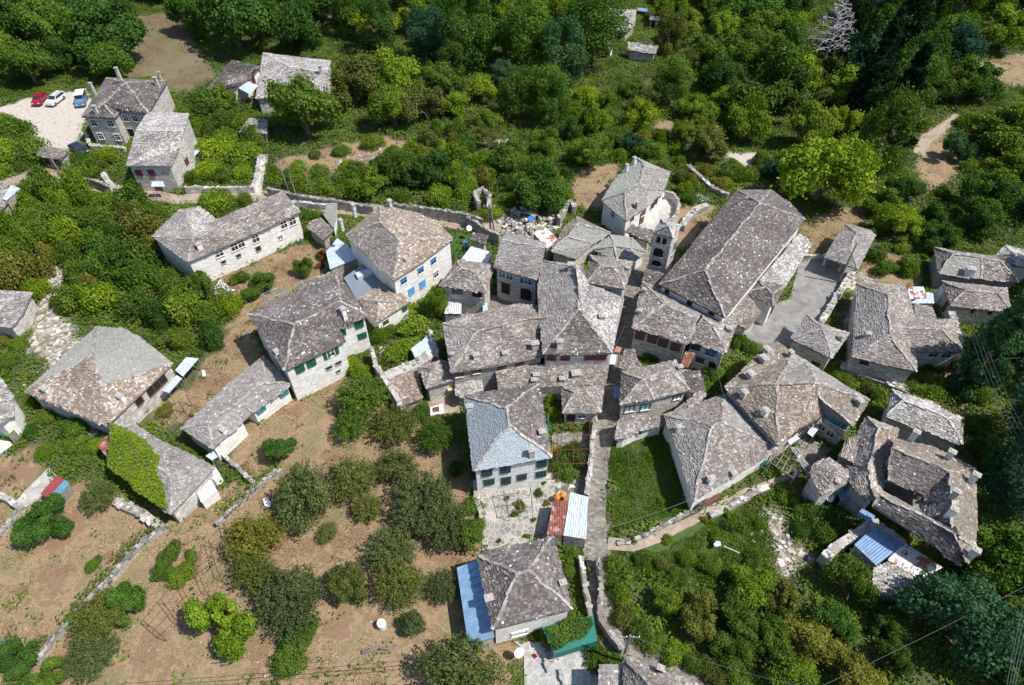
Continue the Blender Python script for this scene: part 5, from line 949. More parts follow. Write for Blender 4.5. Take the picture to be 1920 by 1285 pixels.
# cloths and bits
def patch(name, label, cat, tile, pts, z, mat, th_=.06):
    pp = [TP(tile, x, y, z) for x, y in pts]; ar = sum(pp[i].x*pp[(i+1) % len(pp)].y-pp[(i+1) % len(pp)].x*pp[i].y for i in range(len(pp)))
    if ar < 0: pp = pp[::-1]
    mb = MB(); mb.face(pp, mat); mb.face([p-UP*th_ for p in pp][::-1], mat)
    for i in range(len(pp)): a, b = pp[i], pp[(i+1) % len(pp)]; mb.face([a-UP*th_, b-UP*th_, b, a], mat)
    return single(name, mb, label, cat)
patch('white_cloth', 'white cloth spread on the dry ground left of the green shuttered house', 'cloth', 'R', [(770,1150),(830,1070),(890,1100),(930,1170),(1000,1190),(880,1230),(760,1240)], .3, 'sheet_white')
patch('metal_sheet', 'loose pale metal sheet lying in the green above the lower thicket', 'metal sheet', 'Q', [(660,402),(680,380),(706,388),(706,412),(672,418)], .9, 'tin_pale')
patch('plank', 'long white plank lying in the green beside the loose metal sheet', 'plank', 'Q', [(725,412),(825,455),(824,459),(724,416)], .8, 'concrete_pale', .1)
patch('plank', 'short whitish post lying in the lower thicket', 'plank', 'Q', [(900,745),(945,695),(950,700),(908,750)], .9, 'sheet_white', .15)
patch('blue_tarp', 'crumpled blue tarpaulin on the wall below the pale roofed white house', 'tarpaulin', 'H', [(15,205),(25,175),(52,180),(48,212)], .6, 'cloth_blue', .4)
patch('blue_tarp', 'blue tarpaulin on the debris heap', 'tarpaulin', 'G', [(752,105),(800,100),(810,135),(770,140)], 1.2, 'cloth_blue', .1)
patch('blue_tarp', 'blue plastic sheet in the wood beside the small hipped barn', 'tarpaulin', 'C', [(700,42),(760,50),(758,68),(705,60)], 1.0, 'tin_deepblue', .1)
patch('blue_tarp', 'turquoise tarpaulin in the clearing at the upper right edge', 'tarpaulin', 'D', [(1288,505),(1340,500),(1340,532),(1290,535)], .6, 'paint_turquoise', .1)
patch('sheet_panel', 'crumpled pale blue sheet beside the maroon shuttered house', 'sheet', 'A', [(1050,800),(1150,775),(1140,820),(1085,880)], .9, 'tin_pale', .1)
patch('yellow_cloth', 'small yellow cloth awning in the yard left of the slate roofed manor', 'awning', 'L', [(75,315),(80,334),(135,322),(130,300)], 1.8, 'cloth_yellow')
patch('skylight_panel', 'white flat roof window lying on the speckled house roof', 'roof window', 'V', [(742,520),(790,488),(825,512),(772,552)], 6.4, 'plastic_white', .15)
patch('white_bath', 'white bathtub shape lying in the yard beside the upper tin awning', 'bathtub', 'S', [(748,208),(768,203),(778,245),(756,250)], .4, 'plastic_white', .3)
patch('white_sheet', 'white crumpled sheet at the edge of the orchard below the hedge wall', 'sheet', 'S', [(1180,1120),(1210,1105),(1240,1140),(1225,1175),(1195,1165)], .3, 'plastic_white', .3)
patch('concrete_slab', 'pale concrete slab in the orchard below the white crumpled sheet', 'slab', 'K', [(130,400),(200,350),(240,385),(170,435)], .2, 'concrete', .2)
patch('ladder', 'green metal frame leaning beside the right wall of the slate roofed manor', 'frame', 'L', [(822,502),(834,502),(852,640),(842,640)], 1.0, 'paint_green', .05)
patch('barbecue_top', 'white stone grill table with dark grate left of the slate roofed manor', 'grill table', 'T', [(600,1162),(718,1128),(724,1215),(605,1232)], 1.0, 'plastic_white', 1.2)
patch('dark_grate', 'dark slatted grate on the white grill table', 'grate', 'T', [(620,1165),(680,1150),(686,1195),(625,1203)], 1.06, 'wood_brown', .05)
# ------------------------------------------------------------------ vegetation
def crown_mesh(name, seed, kind='round', leaves=7000, size=.05):
    rg = np.random.default_rng(seed); C = []; 
    if kind == 'round':
        B_ = []
        for q in range(6):
            a = 6.28*(q+rg.random())/6; o_ = .28+.3*rg.random(); lc = np.array([o_*math.cos(a), o_*math.sin(a), -.12+.4*rg.random()]) if q else np.array([.1*rg.normal(), .1*rg.normal(), .42]); lr = .3+.2*rg.random()
            for k in range(7):
                v = rg.normal(size=3); v[2] = abs(v[2])-.35; v /= np.linalg.norm(v); B_.append((lc+v*lr*(.6+.3*rg.random()), lr*(.32+.35*rg.random())))
    elif kind == 'tall':
        B_ = []
        for i in range(36):
            z = -.7+1.9*rg.random(); a = 6.28*rg.random(); R = .62*math.sqrt(max(.05, 1-((z-.2)/1.15)**2)); B_.append((np.array([R*math.cos(a), R*math.sin(a), z]), .2+.14*rg.random()))
    elif kind == 'open':
        B_ = []
        for i in range(34):
            v = rg.normal(size=3); v[2] = abs(v[2])*.9-.2; v /= np.linalg.norm(v); rr = .2+.55*rg.random(); B_.append((v*rr*np.array([1,1,.8]), .16+.14*rg.random()))
    elif kind == 'cone':
        B_ = []
        for i in range(90):
            t = rg.random()**.8; z = -1+2.6*t; R = .75*(1-t)**.85*(.55+.5*rg.random()); a = 6.28*rg.random(); B_.append((np.array([R*math.cos(a), R*math.sin(a), z-.12*R]), .1+.12*(1-t)))
    else:  # bush
        B_ = []
        for i in range(22):
            v = rg.normal(size=3); v[2] = abs(v[2]); v /= np.linalg.norm(v); rr = .35+.45*rg.random(); B_.append((v*np.array([rr,rr,rr*.6]), .25+.2*rg.random()))
    wt = np.array([b[1]**2 for b in B_]); wt /= wt.sum(); pick = rg.choice(len(B_), size=leaves, p=wt); cen = np.array([b[0] for b in B_])[pick]; rad = np.array([b[1] for b in B_])[pick]
    d = rg.normal(size=(leaves,3)); d[:,2] += .35; d /= np.linalg.norm(d, axis=1)[:,None]; q = rad*(.72+.38*rg.random(leaves)**.7)
    if kind == 'cone': d[:,2] *= .45
    Cc = cen + d*q[:,None]
    if kind == 'open':   # twiggy sprays radiating from branch tips
        ext = rg.random(leaves) < .45; sp_ = rg.normal(size=(150,3)); sp_[:,2] = np.abs(sp_[:,2])*.7; sp_ /= np.linalg.norm(sp_, axis=1)[:,None]; k_ = rg.integers(0,150,leaves); tt = (.45+.6*rg.random(leaves))[:,None]; Cc[ext] = (sp_[k_]*tt*np.array([1,1,.85])+rg.normal(size=(leaves,3))*.035)[ext]
    if kind in ('round','tall','bush'):
        fr = rg.random(leaves) < .16; Cc[fr] = Cc[fr]*(1+.16*rg.random(fr.sum()))[:,None]+rg.normal(size=(fr.sum(),3))*.05
    nrm = d + rg.normal(size=(leaves,3))*.65; nrm /= np.linalg.norm(nrm, axis=1)[:,None]; r = rg.normal(size=(leaves,3)); a = np.cross(nrm, r); a /= np.linalg.norm(a, axis=1)[:,None]; b = np.cross(nrm, a)
    s = (size*(.6+.8*rg.random(leaves)))[:,None]; ct = rg.random(len(B_))[pick]; tone = np.clip(.08+.55*ct+.45*(rg.random(leaves)-.3)+.1*rg.random(leaves), 0, 1)
    return np_quads(name, Cc, a*s, b*s*.65, tone, 'leaf_mid')
CR = {k: [crown_mesh('crown', 100*i+ord(k[0])%7+j*3, k, n, s) for j in range(c)] for i, (k, n, s, c) in enumerate((('round',15000,.035,8),('tall',13000,.034,3),('open',12000,.032,6),('bush',6000,.047,8),('cone',11000,.04,3)))}
def trunk_mesh(seed, dead=False):
    rr = random.Random(seed); mb = MB(); m_ = 'bark_dead' if dead else 'bark'; mb.tube([(0,0,-1.1),(.02,.01,-.5),(.03,-.01,0)], .07, m_, 7, r2=.05)
    for k in range(6): a = k*1.05+rr.random(); p = Vector((math.cos(a)*.6*rr.uniform(.7,1.1), math.sin(a)*.6*rr.uniform(.7,1.1), rr.uniform(0,.5))); mid = p*.5+Vector((0,0,-.12)); mb.tube([(.0,.0,-.5+.07*k), mid, p], .032, m_, 5, r2=.008)
    me = bpy.data.meshes.new('trunk'); me.from_pydata(mb.v, [], mb.f); me.materials.append(MATS[m_]); me.update(); return me
TRK = [trunk_mesh(i) for i in range(4)]
def plant(name, kind, x, y, r, leaf, label, cat, group=None, hz=None, zs=1.0, var=None):
    """r crown radius; hz height of the crown centre"""
    if hz is None: hz = {'round':r*.6, 'tall':r*1.15, 'open':r*.62, 'bush':r*.25, 'cone':r*1.3}[kind]
    o = thing(name, (x, y, 0), label, cat, group, 0); rr = random.Random(int(x*31+y*17+r*100)); me = CR[kind][rr.randrange(len(CR[kind])) if var is None else var]
    c = bpy.data.objects.new('foliage' if kind == 'bush' else 'crown', me); COL.objects.link(c); c.parent = o; c.location = (0,0,hz); c.scale = (r*rr.uniform(.82,1.18), r*rr.uniform(.82,1.18), r*zs*rr.uniform(.85,1.15)); c.rotation_euler = (0,0,rr.random()*6.28)
    c.material_slots[0].link = 'OBJECT'; c.material_slots[0].material = MATS[leaf]
    if kind != 'bush':
        t = bpy.data.objects.new('trunk', rr.choice(TRK)); COL.objects.link(t); t.parent = o; t.location = (0,0,hz); t.scale = (r, r, max(r, hz)); t.rotation_euler = (0,0,rr.random()*6.28)
    return o
TONE = {'leaf_dark':'dark green','leaf_mid':'mid green','leaf_bright':'bright green','leaf_olive':'olive green','leaf_orchard':'grey green','leaf_blue':'bluish green','leaf_conifer':'blackish green'}
LAND = [('the gravel car park',95,230),("the car park house",235,190),('the maroon shuttered house',290,285),("the tin porch barn",440,150),('the long stone house',430,430),('the farmhouse',190,700),
 ('the creeper covered barn',300,880),('the green shuttered house',580,600),('the blue windowed house',745,460),("the brown upper meadow",320,90),('the paired poles',922,410),("the dry orange slope",1110,350),
 ("the curved terrace house",1190,365),('the bell tower',1243,460),('the church roof',1400,440),("the church square shelter",1590,460),("the small wood barn",1168,35),('the dead grey tree',1540,50),('the sandy footpath',1755,300),
 ("the upper right clearing",1875,140),("the cement patched roof",1820,500),('the L-plan blue framed house',1680,620),('the whitish blue slate house',1735,790),('the U-shaped house',1760,930),('the deep blue tin roof',1640,1030),('the rubble slope',1480,1010),('the grassy plot',1215,900),
 ("the cobbled lane bend",1150,1130),('the bottom centre house',980,1100),('the slate roofed manor',950,820),('the vine frame field',330,1080),('the field wall corner',75,1235),("the red and blue shed",100,915),('the white drum',717,1175),('the stone stairway',487,325),("the top edge's middle",840,5),("the long low hut",1210,90),("the right edge power pole",1887,950),('the left edge hut',15,590)]
PLANTS = []    # (name, kind, x, y, r, leaf, px, py, zs)
def addp(name, kind, px, py, rpx=None, leaf='leaf_mid', r=None, zs=1.0):
    g = P(px, py, 0); dist = (g-Vector((0,0,CAM_H))).dot(Vector((0,CP,-SP))); rm = r if r else rpx*dist/FPX; hz = {'round':rm*.6, 'tall':rm*1.15, 'open':rm*.62, 'bush':rm*.3, 'cone':rm*1.3}[kind]
    q = P(px, py, hz); PLANTS.append((name, kind, q.x, q.y, rm, leaf, px, py, zs))
T = lambda *a, **k: addp('broadleaf_tree', *a, **k)
LMM = 'leaf_mid'
S_ = lambda *a, **k: addp('shrub', 'bush', *a, **k)
# single trees read off the photograph
for a in [('round',1545,328,88,'leaf_bright'),('round',1435,175,80,'leaf_mid'),('round',1370,110,45,'leaf_mid'),('round',1400,235,48,'leaf_bright'),('round',1330,270,50,'leaf_olive'),('tall',1655,270,58,'leaf_mid'),('round',1510,245,55,'leaf_mid'),
 ('round',1580,170,48,'leaf_bright'),('tall',1260,160,34,'leaf_mid'),('round',1790,95,52,'leaf_blue'),('round',1800,170,45,'leaf_mid'),('round',1890,250,62,'leaf_mid'),('round',1790,280,34,'leaf_blue'),
 ('round',1285,50,40,'leaf_mid'),('tall',1255,70,30,'leaf_olive'),('round',1200,225,35,'leaf_bright'),('round',1890,60,50,'leaf_bright'),
 ('round',570,210,75,'leaf_mid'),('round',660,160,68,'leaf_olive'),('round',740,140,60,'leaf_bright'),('round',800,200,52,'leaf_olive'),('round',740,210,55,'leaf_mid'),('round',830,155,45,'leaf_mid'),('round',440,45,80,'leaf_dark'),('round',570,60,60,'leaf_dark'),('round',200,70,75,'leaf_dark'),('round',100,60,75,'leaf_dark'),('round',50,125,55,'leaf_dark'),('round',30,30,60,'leaf_dark'),
 ('round',120,110,42,'leaf_dark'),('round',215,120,45,'leaf_dark'),('round',700,50,42,'leaf_bright'),('round',650,25,32,'leaf_bright'),('round',420,190,30,'leaf_mid'),
 ('round',905,260,26,'leaf_olive'),('round',960,300,40,'leaf_mid'),('round',1010,365,52,'leaf_dark'),('round',1105,290,42,'leaf_mid'),('round',1180,270,28,'leaf_blue'),
 ('round',800,330,45,'leaf_dark'),('round',740,320,50,'leaf_mid'),('round',700,345,40,'leaf_bright'),('round',865,335,35,'leaf_mid')]: T(*a)
for a in [(570,935,72,'leaf_orchard'),(660,900,58,'leaf_orchard'),(745,880,50,'leaf_orchard'),(690,955,36,'leaf_orchard'),(790,945,62,'leaf_orchard'),(840,990,55,'leaf_orchard'),(735,1035,52,'leaf_orchard'),(480,1010,62,'leaf_olive'),(480,1080,50,'leaf_olive'),(545,1130,70,'leaf_orchard'),(750,1100,55,'leaf_olive'),(830,1100,38,'leaf_orchard'),(865,1262,85,'leaf_orchard'),
 (185,935,36,'leaf_orchard'),(190,1160,60,'leaf_olive'),(175,1230,55,'leaf_orchard'),(680,745,60,'leaf_mid'),(740,800,46,'leaf_olive'),(660,800,38,'leaf_mid'),(820,820,44,'leaf_mid'),(615,1000,22,'leaf_orchard')]: addp('orchard_tree', 'open', a[0], a[1], a[2]*.86, a[3], zs=1.0)
for a in [('round',652,1100,45,'leaf_olive'),('round',420,1165,70,'leaf_bright'),('round',525,845,38,'leaf_dark'),('round',210,1140,50,'leaf_dark'),('round',80,975,45,'leaf_dark'),('round',870,1000,42,'leaf_mid'),('round',780,1170,33,'leaf_orchard'),('round',30,1240,45,'leaf_dark'),('round',90,1275,40,'leaf_mid'),('round',120,985,28,'leaf_dark'),
 ('round',480,540,32,'leaf_mid'),('round',570,505,24,'leaf_mid'),('tall',817,570,25,'leaf_bright'),('round',375,540,35,'leaf_mid')]: T(*a)
for a in [(375,205,36,'leaf_mid'),(350,220,30,'leaf_mid'),(405,200,34,'leaf_mid'),(420,230,30,'leaf_mid'),(395,240,26,'leaf_mid'),(415,285,34,'leaf_bright'),(450,290,34,'leaf_bright'),(395,320,28,'leaf_bright'),(455,325,24,'leaf_bright'),(30,250,40,'leaf_mid'),(60,285,36,'leaf_mid'),(10,290,40,'leaf_bright'),(90,300,20,'leaf_mid'),(480,240,24,'leaf_mid'),(175,1060,17,'leaf_dark'),(800,820,22,'leaf_mid'),(855,880,20,'leaf_mid'),(790,775,20,'leaf_mid'),(885,950,22,'leaf_mid'),(560,1190,40,'leaf_mid'),(540,1240,36,'leaf_mid'),(320,1040,24,'leaf_mid'),(340,1080,26,'leaf_bright'),(305,1070,22,'leaf_mid'),(360,1045,16,'leaf_mid'),(1075,855,34,'leaf_olive'),(1060,880,26,'leaf_mid'),(1045,850,18,'leaf_yellow'),
 (1035,740,18,'leaf_bright'),(1040,775,16,'leaf_bright'),(1390,645,24,'leaf_mid'),(1410,655,18,'leaf_mid'),(1225,665,22,'leaf_mid'),(1330,690,18,'leaf_mid'),(1345,705,16,'leaf_mid'),(1328,725,12,'leaf_bright'),(1265,757,16,'leaf_mid'),(1250,768,14,'leaf_mid'),(1070,1050,18,'leaf_mid'),(1072,1075,16,'leaf_mid'),(1060,1180,26,'leaf_mid'),(1030,1190,22,'leaf_mid'),(1090,1165,18,'leaf_mid'),(1010,1185,16,'leaf_mid'),
 (935,1015,6,'leaf_mid'),(987,1006,8,'leaf_mid'),(975,950,12,'leaf_olive'),(1115,1235,24,'leaf_mid'),(1150,1240,20,'leaf_mid'),(1000,1195,10,'leaf_mid'),(270,765,18,'leaf_olive'),(310,770,18,'leaf_olive'),(480,260,26,'leaf_mid'),(340,275,10,'leaf_mid'),(170,310,22,'leaf_mid'),(150,300,20,'leaf_mid'),(205,295,24,'leaf_bright'),(180,325,18,'leaf_mid'),(190,310,16,'leaf_olive'),
 (400,385,30,'leaf_bright'),(420,375,24,'leaf_mid'),(460,375,18,'leaf_mid'),(585,405,16,'leaf_mid'),(565,430,12,'leaf_mid'),(450,525,18,'leaf_mid'),(500,530,20,'leaf_mid'),(1535,925,0,'leaf_mid'),(1615,935,14,'leaf_mid'),(1590,920,12,'leaf_bright'),(1735,740,30,'leaf_mid'),(1750,720,24,'leaf_mid'),(1710,730,20,'leaf_mid'),(1740,685,16,'leaf_mid'),(1590,720,20,'leaf_mid'),(1620,725,20,'leaf_olive'),(1640,740,18,'leaf_mid'),(1570,705,16,'leaf_bright'),
 (1660,505,26,'leaf_mid'),(1640,480,22,'leaf_mid'),(1700,500,26,'leaf_mid'),(1720,490,20,'leaf_mid'),(840,450,14,'leaf_bright'),(855,465,12,'leaf_bright'),(835,435,10,'leaf_mid'),(1100,475,14,'leaf_bright'),(1092,480,10,'leaf_mid'),(765,580,20,'leaf_bright'),(780,605,18,'leaf_mid'),(720,625,24,'leaf_mid'),(700,635,18,'leaf_dark'),(755,620,20,'leaf_mid'),(760,655,20,'leaf_bright'),(740,660,18,'leaf_bright'),(660,690,22,'leaf_bright'),(680,700,24,'leaf_bright'),(700,730,18,'leaf_bright'),
 (330,960,16,'leaf_bright'),(355,945,12,'leaf_bright'),(350,850,12,'leaf_mid'),(310,830,10,'leaf_mid'),(915,712,12,'leaf_mid'),(600,500,10,'leaf_dryshrub'),(605,480,12,'leaf_dryshrub'),(1370,330,26,'leaf_mid'),(1400,330,24,'leaf_mid'),(1290,375,18,'leaf_mid'),(1300,345,20,'leaf_olive'),(1275,335,18,'leaf_olive'),(1490,300,26,'leaf_dark'),(1450,320,30,'leaf_blue'),(905,405,22,'leaf_mid'),(930,400,20,'leaf_bright')]:
    if a[2] > 0: S_(*a)
for a in [(560,318,22,'leaf_bright'),(600,322,20,LMM),(650,312,18,'leaf_bright'),(700,270,20,LMM),(640,285,16,LMM),(590,290,14,'leaf_olive'),(540,330,18,LMM),(735,285,16,'leaf_bright'),(1375,312,18,LMM),(1425,300,22,LMM),(950,935,7,'leaf_olive'),(965,965,9,LMM),(1010,925,12,LMM),(1025,945,9,'leaf_olive'),(1020,905,8,LMM),(1000,975,6,LMM),(1188,1012,10,LMM),(1250,1012,10,LMM),(1320,975,9,'leaf_olive'),(845,416,4,'flower_red'),(905,429,4,'flower_red'),(1079,1212,4,'flower_red'),(1116,1207,5,'flower_red'),(1046,1238,4,'flower_red'),(1002,1231,6,'flower_red'),(1045,1160,14,LMM),(1380,985,22,LMM),(1362,962,14,'leaf_bright'),(1340,1010,14,LMM),(1290,1050,20,'leaf_bright'),(1330,1060,24,LMM),(1240,1060,16,'leaf_olive'),(1270,1085,20,LMM),(1200,1050,16,LMM),(1410,1050,20,LMM),(1425,985,14,LMM),(1160,990,8,'leaf_olive'),(1260,840,14,'leaf_olive'),(1180,850,7,LMM),(1240,940,9,'leaf_bright'),(1205,890,7,LMM),(1155,1062,24,LMM),(1150,1095,24,LMM),(1168,1120,28,'leaf_bright'),(1170,1155,26,'leaf_olive'),(1195,1185,26,LMM),(1225,1205,28,LMM),(1262,1225,28,'leaf_bright'),(1300,1245,28,LMM),(1340,1262,28,'leaf_olive'),(1385,1275,30,LMM),(1480,935,26,LMM),(1510,960,28,LMM),(1535,1000,28,LMM),(1500,995,24,'leaf_dark'),(1555,1030,20,LMM)]: S_(*a)
for a in [('round',1600,1100,62,LMM),('round',1815,1165,105,'leaf_blue'),('round',1310,1150,48,'leaf_olive'),('round',1390,1160,50,LMM),('round',1520,1215,58,'leaf_olive'),('round',1440,1200,50,LMM),('round',1370,1225,40,LMM),('round',1250,1130,38,LMM),('round',1470,1130,44,'leaf_olive')]: T(*a)
KEEP = [[(1120,-30),(1245,-30),(1255,150),(1120,160)],[(1470,-60),(1612,-60),(1605,150),(1480,150)],[(1825,120),(1960,100),(1960,215),(1832,215)],[(1715,235),(1820,225),(1830,400),(1715,390)],[(600,-60),(650,-60),(648,90),(600,90)],[(235,20),(340,0),(380,170),(235,190)],[(1205,215),(1280,215),(1275,290),(1205,290)],[(370,105),(490,110),(490,200),(370,190)]]
# zones of woodland and scrub
def zone(poly, space, r0, r1, kinds, leaves, name='broadleaf_tree', seed=1, maxn=999, zs=1.0):
    rr = random.Random(seed); xs = [p[0] for p in poly]; ys = [p[1] for p in poly]; got = 0; c = [P(x, y) for x, y in poly]; ax0, ax1 = min(p.x for p in c), max(p.x for p in c); ay0, ay1 = min(p.y for p in c), max(p.y for p in c)
    mine = []
    for _ in range(int((ax1-ax0)*(ay1-ay0)/(space*space)*9)):
        x = rr.uniform(ax0, ax1); y = rr.uniform(ay0, ay1); px, py = proj(x, y, 0); px = float(px); py = float(py)
        if not inpoly([px], [py], poly)[0]: continue
        r = rr.uniform(r0, r1)
        if any((x-q[0])**2+(y-q[1])**2 < (space*.5*(1+(q[2]+r)/(r0+r1)))**2 for q in mine): continue
        if any(abs(x-q[2]) < 12 and (x-q[2])**2+(y-q[3])**2 < ((q[4]+r)*.62)**2 for q in PLANTS): continue
        bad = False
        for f in FOOT:
            fx = [p[0] for p in f]; fy = [p[1] for p in f]
            if x < min(fx)-r or x > max(fx)+r or y < min(fy)-r or y > max(fy)+r: continue
            for k in range(9):
                t = k*.785; rad = (r*.75 if k < 8 else 0)
                if inpoly([x+math.cos(t)*rad], [y+math.sin(t)*rad], f)[0]: bad = True; break
            if bad: break
        if bad: continue
        if any(inpoly([px], [py], poly_)[0] for poly_, kd in DRY): continue
        if name != 'shrub' and any(inpoly([px], [py], k_)[0] or inpoly([px], [py-r*9], k_)[0] for k_ in KEEP): continue
        mine.append((x, y, r)); kd = rr.choice(kinds); hz = {'round':r*.6, 'tall':r*1.15, 'open':r*.62, 'bush':r*.3, 'cone':r*1.3}[kd]
        lf = rr.choice(leaves); qx, qy = proj(x, y, hz)
        PLANTS.append((name, kd, x, y, r, lf, float(qx), float(qy), zs)); got += 1
        if got >= maxn: break
    return got
LD, LM, LB, LO, LU, LC = 'leaf_dark', 'leaf_mid', 'leaf_bright', 'leaf_olive', 'leaf_blue', 'leaf_conifer'
zc = []
zc.append(zone([(-150,-60),(330,-60),(330,15),(250,60),(235,140),(165,150),(40,185),(-150,220)], 8.5, 5, 7, ['round'], [LD,LD,LM], seed=2))
zc.append(zone([(360,-60),(610,-60),(600,50),(650,100),(600,130),(500,110),(400,110),(350,60)], 8.5, 5, 7, ['round'], [LD,LD,LM], seed=3))
zc.append(zone([(640,-60),(1140,-60),(1130,60),(1120,160),(900,150),(700,110),(640,70)], 8, 4.5, 7, ['round','tall'], [LD,LD,LD,LM,LU], seed=4))
zc.append(zone([(840,150),(1120,160),(1130,310),(1050,300),(900,240),(850,230)], 6, 3, 5, ['round','tall'], [LD,LM,LM,LB,LU], seed=5))
zc.append(zone([(1130,100),(1360,100),(1350,260),(1230,300),(1130,300)], 5.5, 2.5, 4.5, ['round'], [LM,LM,LB,LO], seed=6))
zc.append(zone([(1200,-60),(1560,-60),(1600,260),(1480,300),(1360,260),(1250,90)], 7, 4, 6.5, ['round'], [LM,LM,LB,LD], seed=7))
zc.append(zone([(1590,-60),(2050,-60),(2050,100),(1840,100),(1830,180),(1740,230),(1620,260)], 8, 5, 7.5, ['round','tall'], [LD,LD,LM,LU], seed=8))
zc.append(zone([(1840,170),(2050,160),(2050,460),(1820,440),(1810,330),(1790,270),(1840,220)], 6.5, 3.5, 5.5, ['round'], [LM,LM,LD,LU], seed=9))
zc.append(zone([(1630,300),(1720,360),(1820,340),(1830,470),(1740,480),(1640,430)], 5, 2.5, 4, ['round'], [LM,LM,LD,LB], seed=10))
zc.append(zone([(1830,590),(2020,560),(2020,1100),(1850,1040),(1840,800)], 7.5, 4, 6.5, ['round','tall'], [LU,LU,LD], seed=12))
zc.append(zone([(1150,1075),(1400,1080),(1500,1120),(1640,1060),(1700,1110),(1720,1300),(1370,1300),(1200,1200)], 3.6, 2.0, 3.6, ['round'], [LM,LM,LD,LO,LB], seed=13))
zc.append(zone([(1720,1080),(1960,1040),(1960,1320),(1740,1320)], 6, 3.5, 5, ['round'], [LU,LM,LD], seed=14))
print('TREES', zc, sum(1 for p in PLANTS if p[0] != 'shrub'))
zs_ = []
zs_.append(zone([(-120,350),(100,345),(260,380),(310,400),(280,440),(350,500),(440,540),(460,620),(420,680),(330,660),(260,600),(120,600),(60,540),(-120,470)], 3.3, 1.6, 3.2, ['bush'], [LM,LM,LO,LB,LM,LB,LD], 'shrub', 21, zs=1.9))
zs_.append(zone([(500,330),(620,310),(760,270),(880,230),(960,290),(1080,330),(1060,400),(930,390),(700,375),(560,355)], 3.2, 1.4, 2.6, ['bush'], [LB,LB,LM,LO,LD], 'shrub', 22, zs=1.6))
zs_.append(zone([(1060,200),(1360,280),(1400,350),(1250,370),(1140,330),(1050,260)], 3.6, 1.5, 2.8, ['bush'], [LM,LB,LO], 'shrub', 23, zs=1.2))
zs_.append(zone([(360,230),(480,240),(480,345),(350,345),(350,290)], 3, 1.4, 2.4, ['bush'], [LB,LM], 'shrub', 24))
zs_.append(zone([(-80,230),(60,240),(110,310),(60,335),(-80,340)], 3.3, 1.5, 2.5, ['bush'], [LM,LB], 'shrub', 25))
zs_.append(zone([(20,760),(130,740),(200,800),(190,860),(110,870),(50,830)], 2.6, 1.2, 2.0, ['bush'], [LM,LB,LD], 'shrub', 26))
zs_.append(zone([(0,560),(60,560),(60,650),(30,700),(0,700)], 2.6, 1.0, 1.8, ['bush'], [LM,LO], 'shrub', 27))
zs_.append(zone([(1450,910),(1510,910),(1560,980),(1560,1040),(1500,1010)], 2.6, 1.2, 2.0, ['bush'], [LM,LM,LD], 'shrub', 28))
zs_.append(zone([(1140,1040),(1180,1060),(1230,1200),(1300,1260),(1180,1190),(1140,1100)], 2.8, 1.2, 2.0, ['bush'], [LM,LO], 'shrub', 29))
zs_.append(zone([(1600,540),(1750,480),(1730,440),(1640,420),(1620,460)], 3, 1.3, 2.3, ['bush'], [LM,LD], 'shrub', 30))
zs_.append(zone([(1790,740),(1850,720),(1870,1000),(1840,1000),(1830,870)], 3, 1.5, 2.5, ['bush'], [LM,LU], 'shrub', 31))
zs_.append(zone([(640,650),(700,700),(760,770),(870,800),(870,920),(800,860),(660,760)], 3.4, 1.2, 2.2, ['bush'], [LM,LM,LO], 'shrub', 32, maxn=18))
zs_.append(zone([(1300,20),(1900,20),(1900,440),(1500,300)], 5, 1.6, 3.0, ['bush'], [LM,LD,LB], 'shrub', 33, maxn=40))
print('SHRUBS', zs_, sum(1 for p in PLANTS if p[0] == 'shrub'))
for px, py, r in ((1640,150,6.5),(1700,70,7),(1600,40,6.5),(1690,200,5),(1860,660,5)): addp('conifer_tree', 'cone', px, py, None, LC if px < 1800 else LU, r=r, zs=1.35)
SIZE_W = lambda r, n: ('small' if r < (3 if n != 'shrub' else 1.5) else ('large' if r > (5 if n != 'shrub' else 2.3) else 'medium'))
def direction(dx, dy):
    a = math.degrees(math.atan2(-dy, dx)) % 360; return ['right of','above right of','above','above left of','left of','below left of','below','below right of'][int(((a+22.5) % 360)//45)]
ORD = ['', 'second ', 'third ', 'fourth ', 'fifth ', 'sixth ', 'seventh ', 'eighth ', 'ninth ', 'tenth ', 'eleventh ', 'twelfth ', 'thirteenth ', 'fourteenth ', 'fifteenth ', 'sixteenth ', 'seventeenth ']
cnt = {}; fin = []
for p in PLANTS:
    name, kd, x, y, r, lf, px, py, zs = p; ld = min(LAND, key=lambda l: (l[1]-px)**2+(l[2]-py)**2); d = math.hypot(ld[1]-px, ld[2]-py)
    what = {'broadleaf_tree':'tree','orchard_tree':'fruit tree','shrub':'bush','conifer_tree':'conifer'}[name]
    if kd == 'tall': what = 'oval tree'
    key = (SIZE_W(r, name)+' '+TONE.get(lf, {'flower_red':'red flowering','leaf_yellow':'yellow','leaf_dryshrub':'rust brown'}.get(lf, 'green'))+' '+what, direction(px-ld[1], py-ld[2])+' '+ld[0]); fin.append((key, d, p)); cnt.setdefault(key, []).append(d)
for key, d, p in fin:
    L_ = sorted(cnt[key]); rank = L_.index(d); name, kd, x, y, r, lf, px, py, zs = p
    if len(L_) == 1: lab = '%s %s' % key
    elif rank == 0: lab = '%s closest %s' % key
    elif rank < len(ORD): lab = '%s, %snearest %s' % (key[0], ORD[rank], key[1])
    else: lab = '%s, farther %s' % key
    grp = {'broadleaf_tree':'broadleaf trees around the village','orchard_tree':'fruit trees in the dry orchard','shrub':'bushes between the houses and walls','conifer_tree':'dark conifers at the right'}[name]
    plant(name, kd, x, y, r, lf, lab, 'tree' if name != 'shrub' else 'shrub', grp, hz={'round':r*.6, 'tall':r*1.15, 'open':r*.62, 'bush':r*.25, 'cone':r*1.3}[kd], zs=zs)
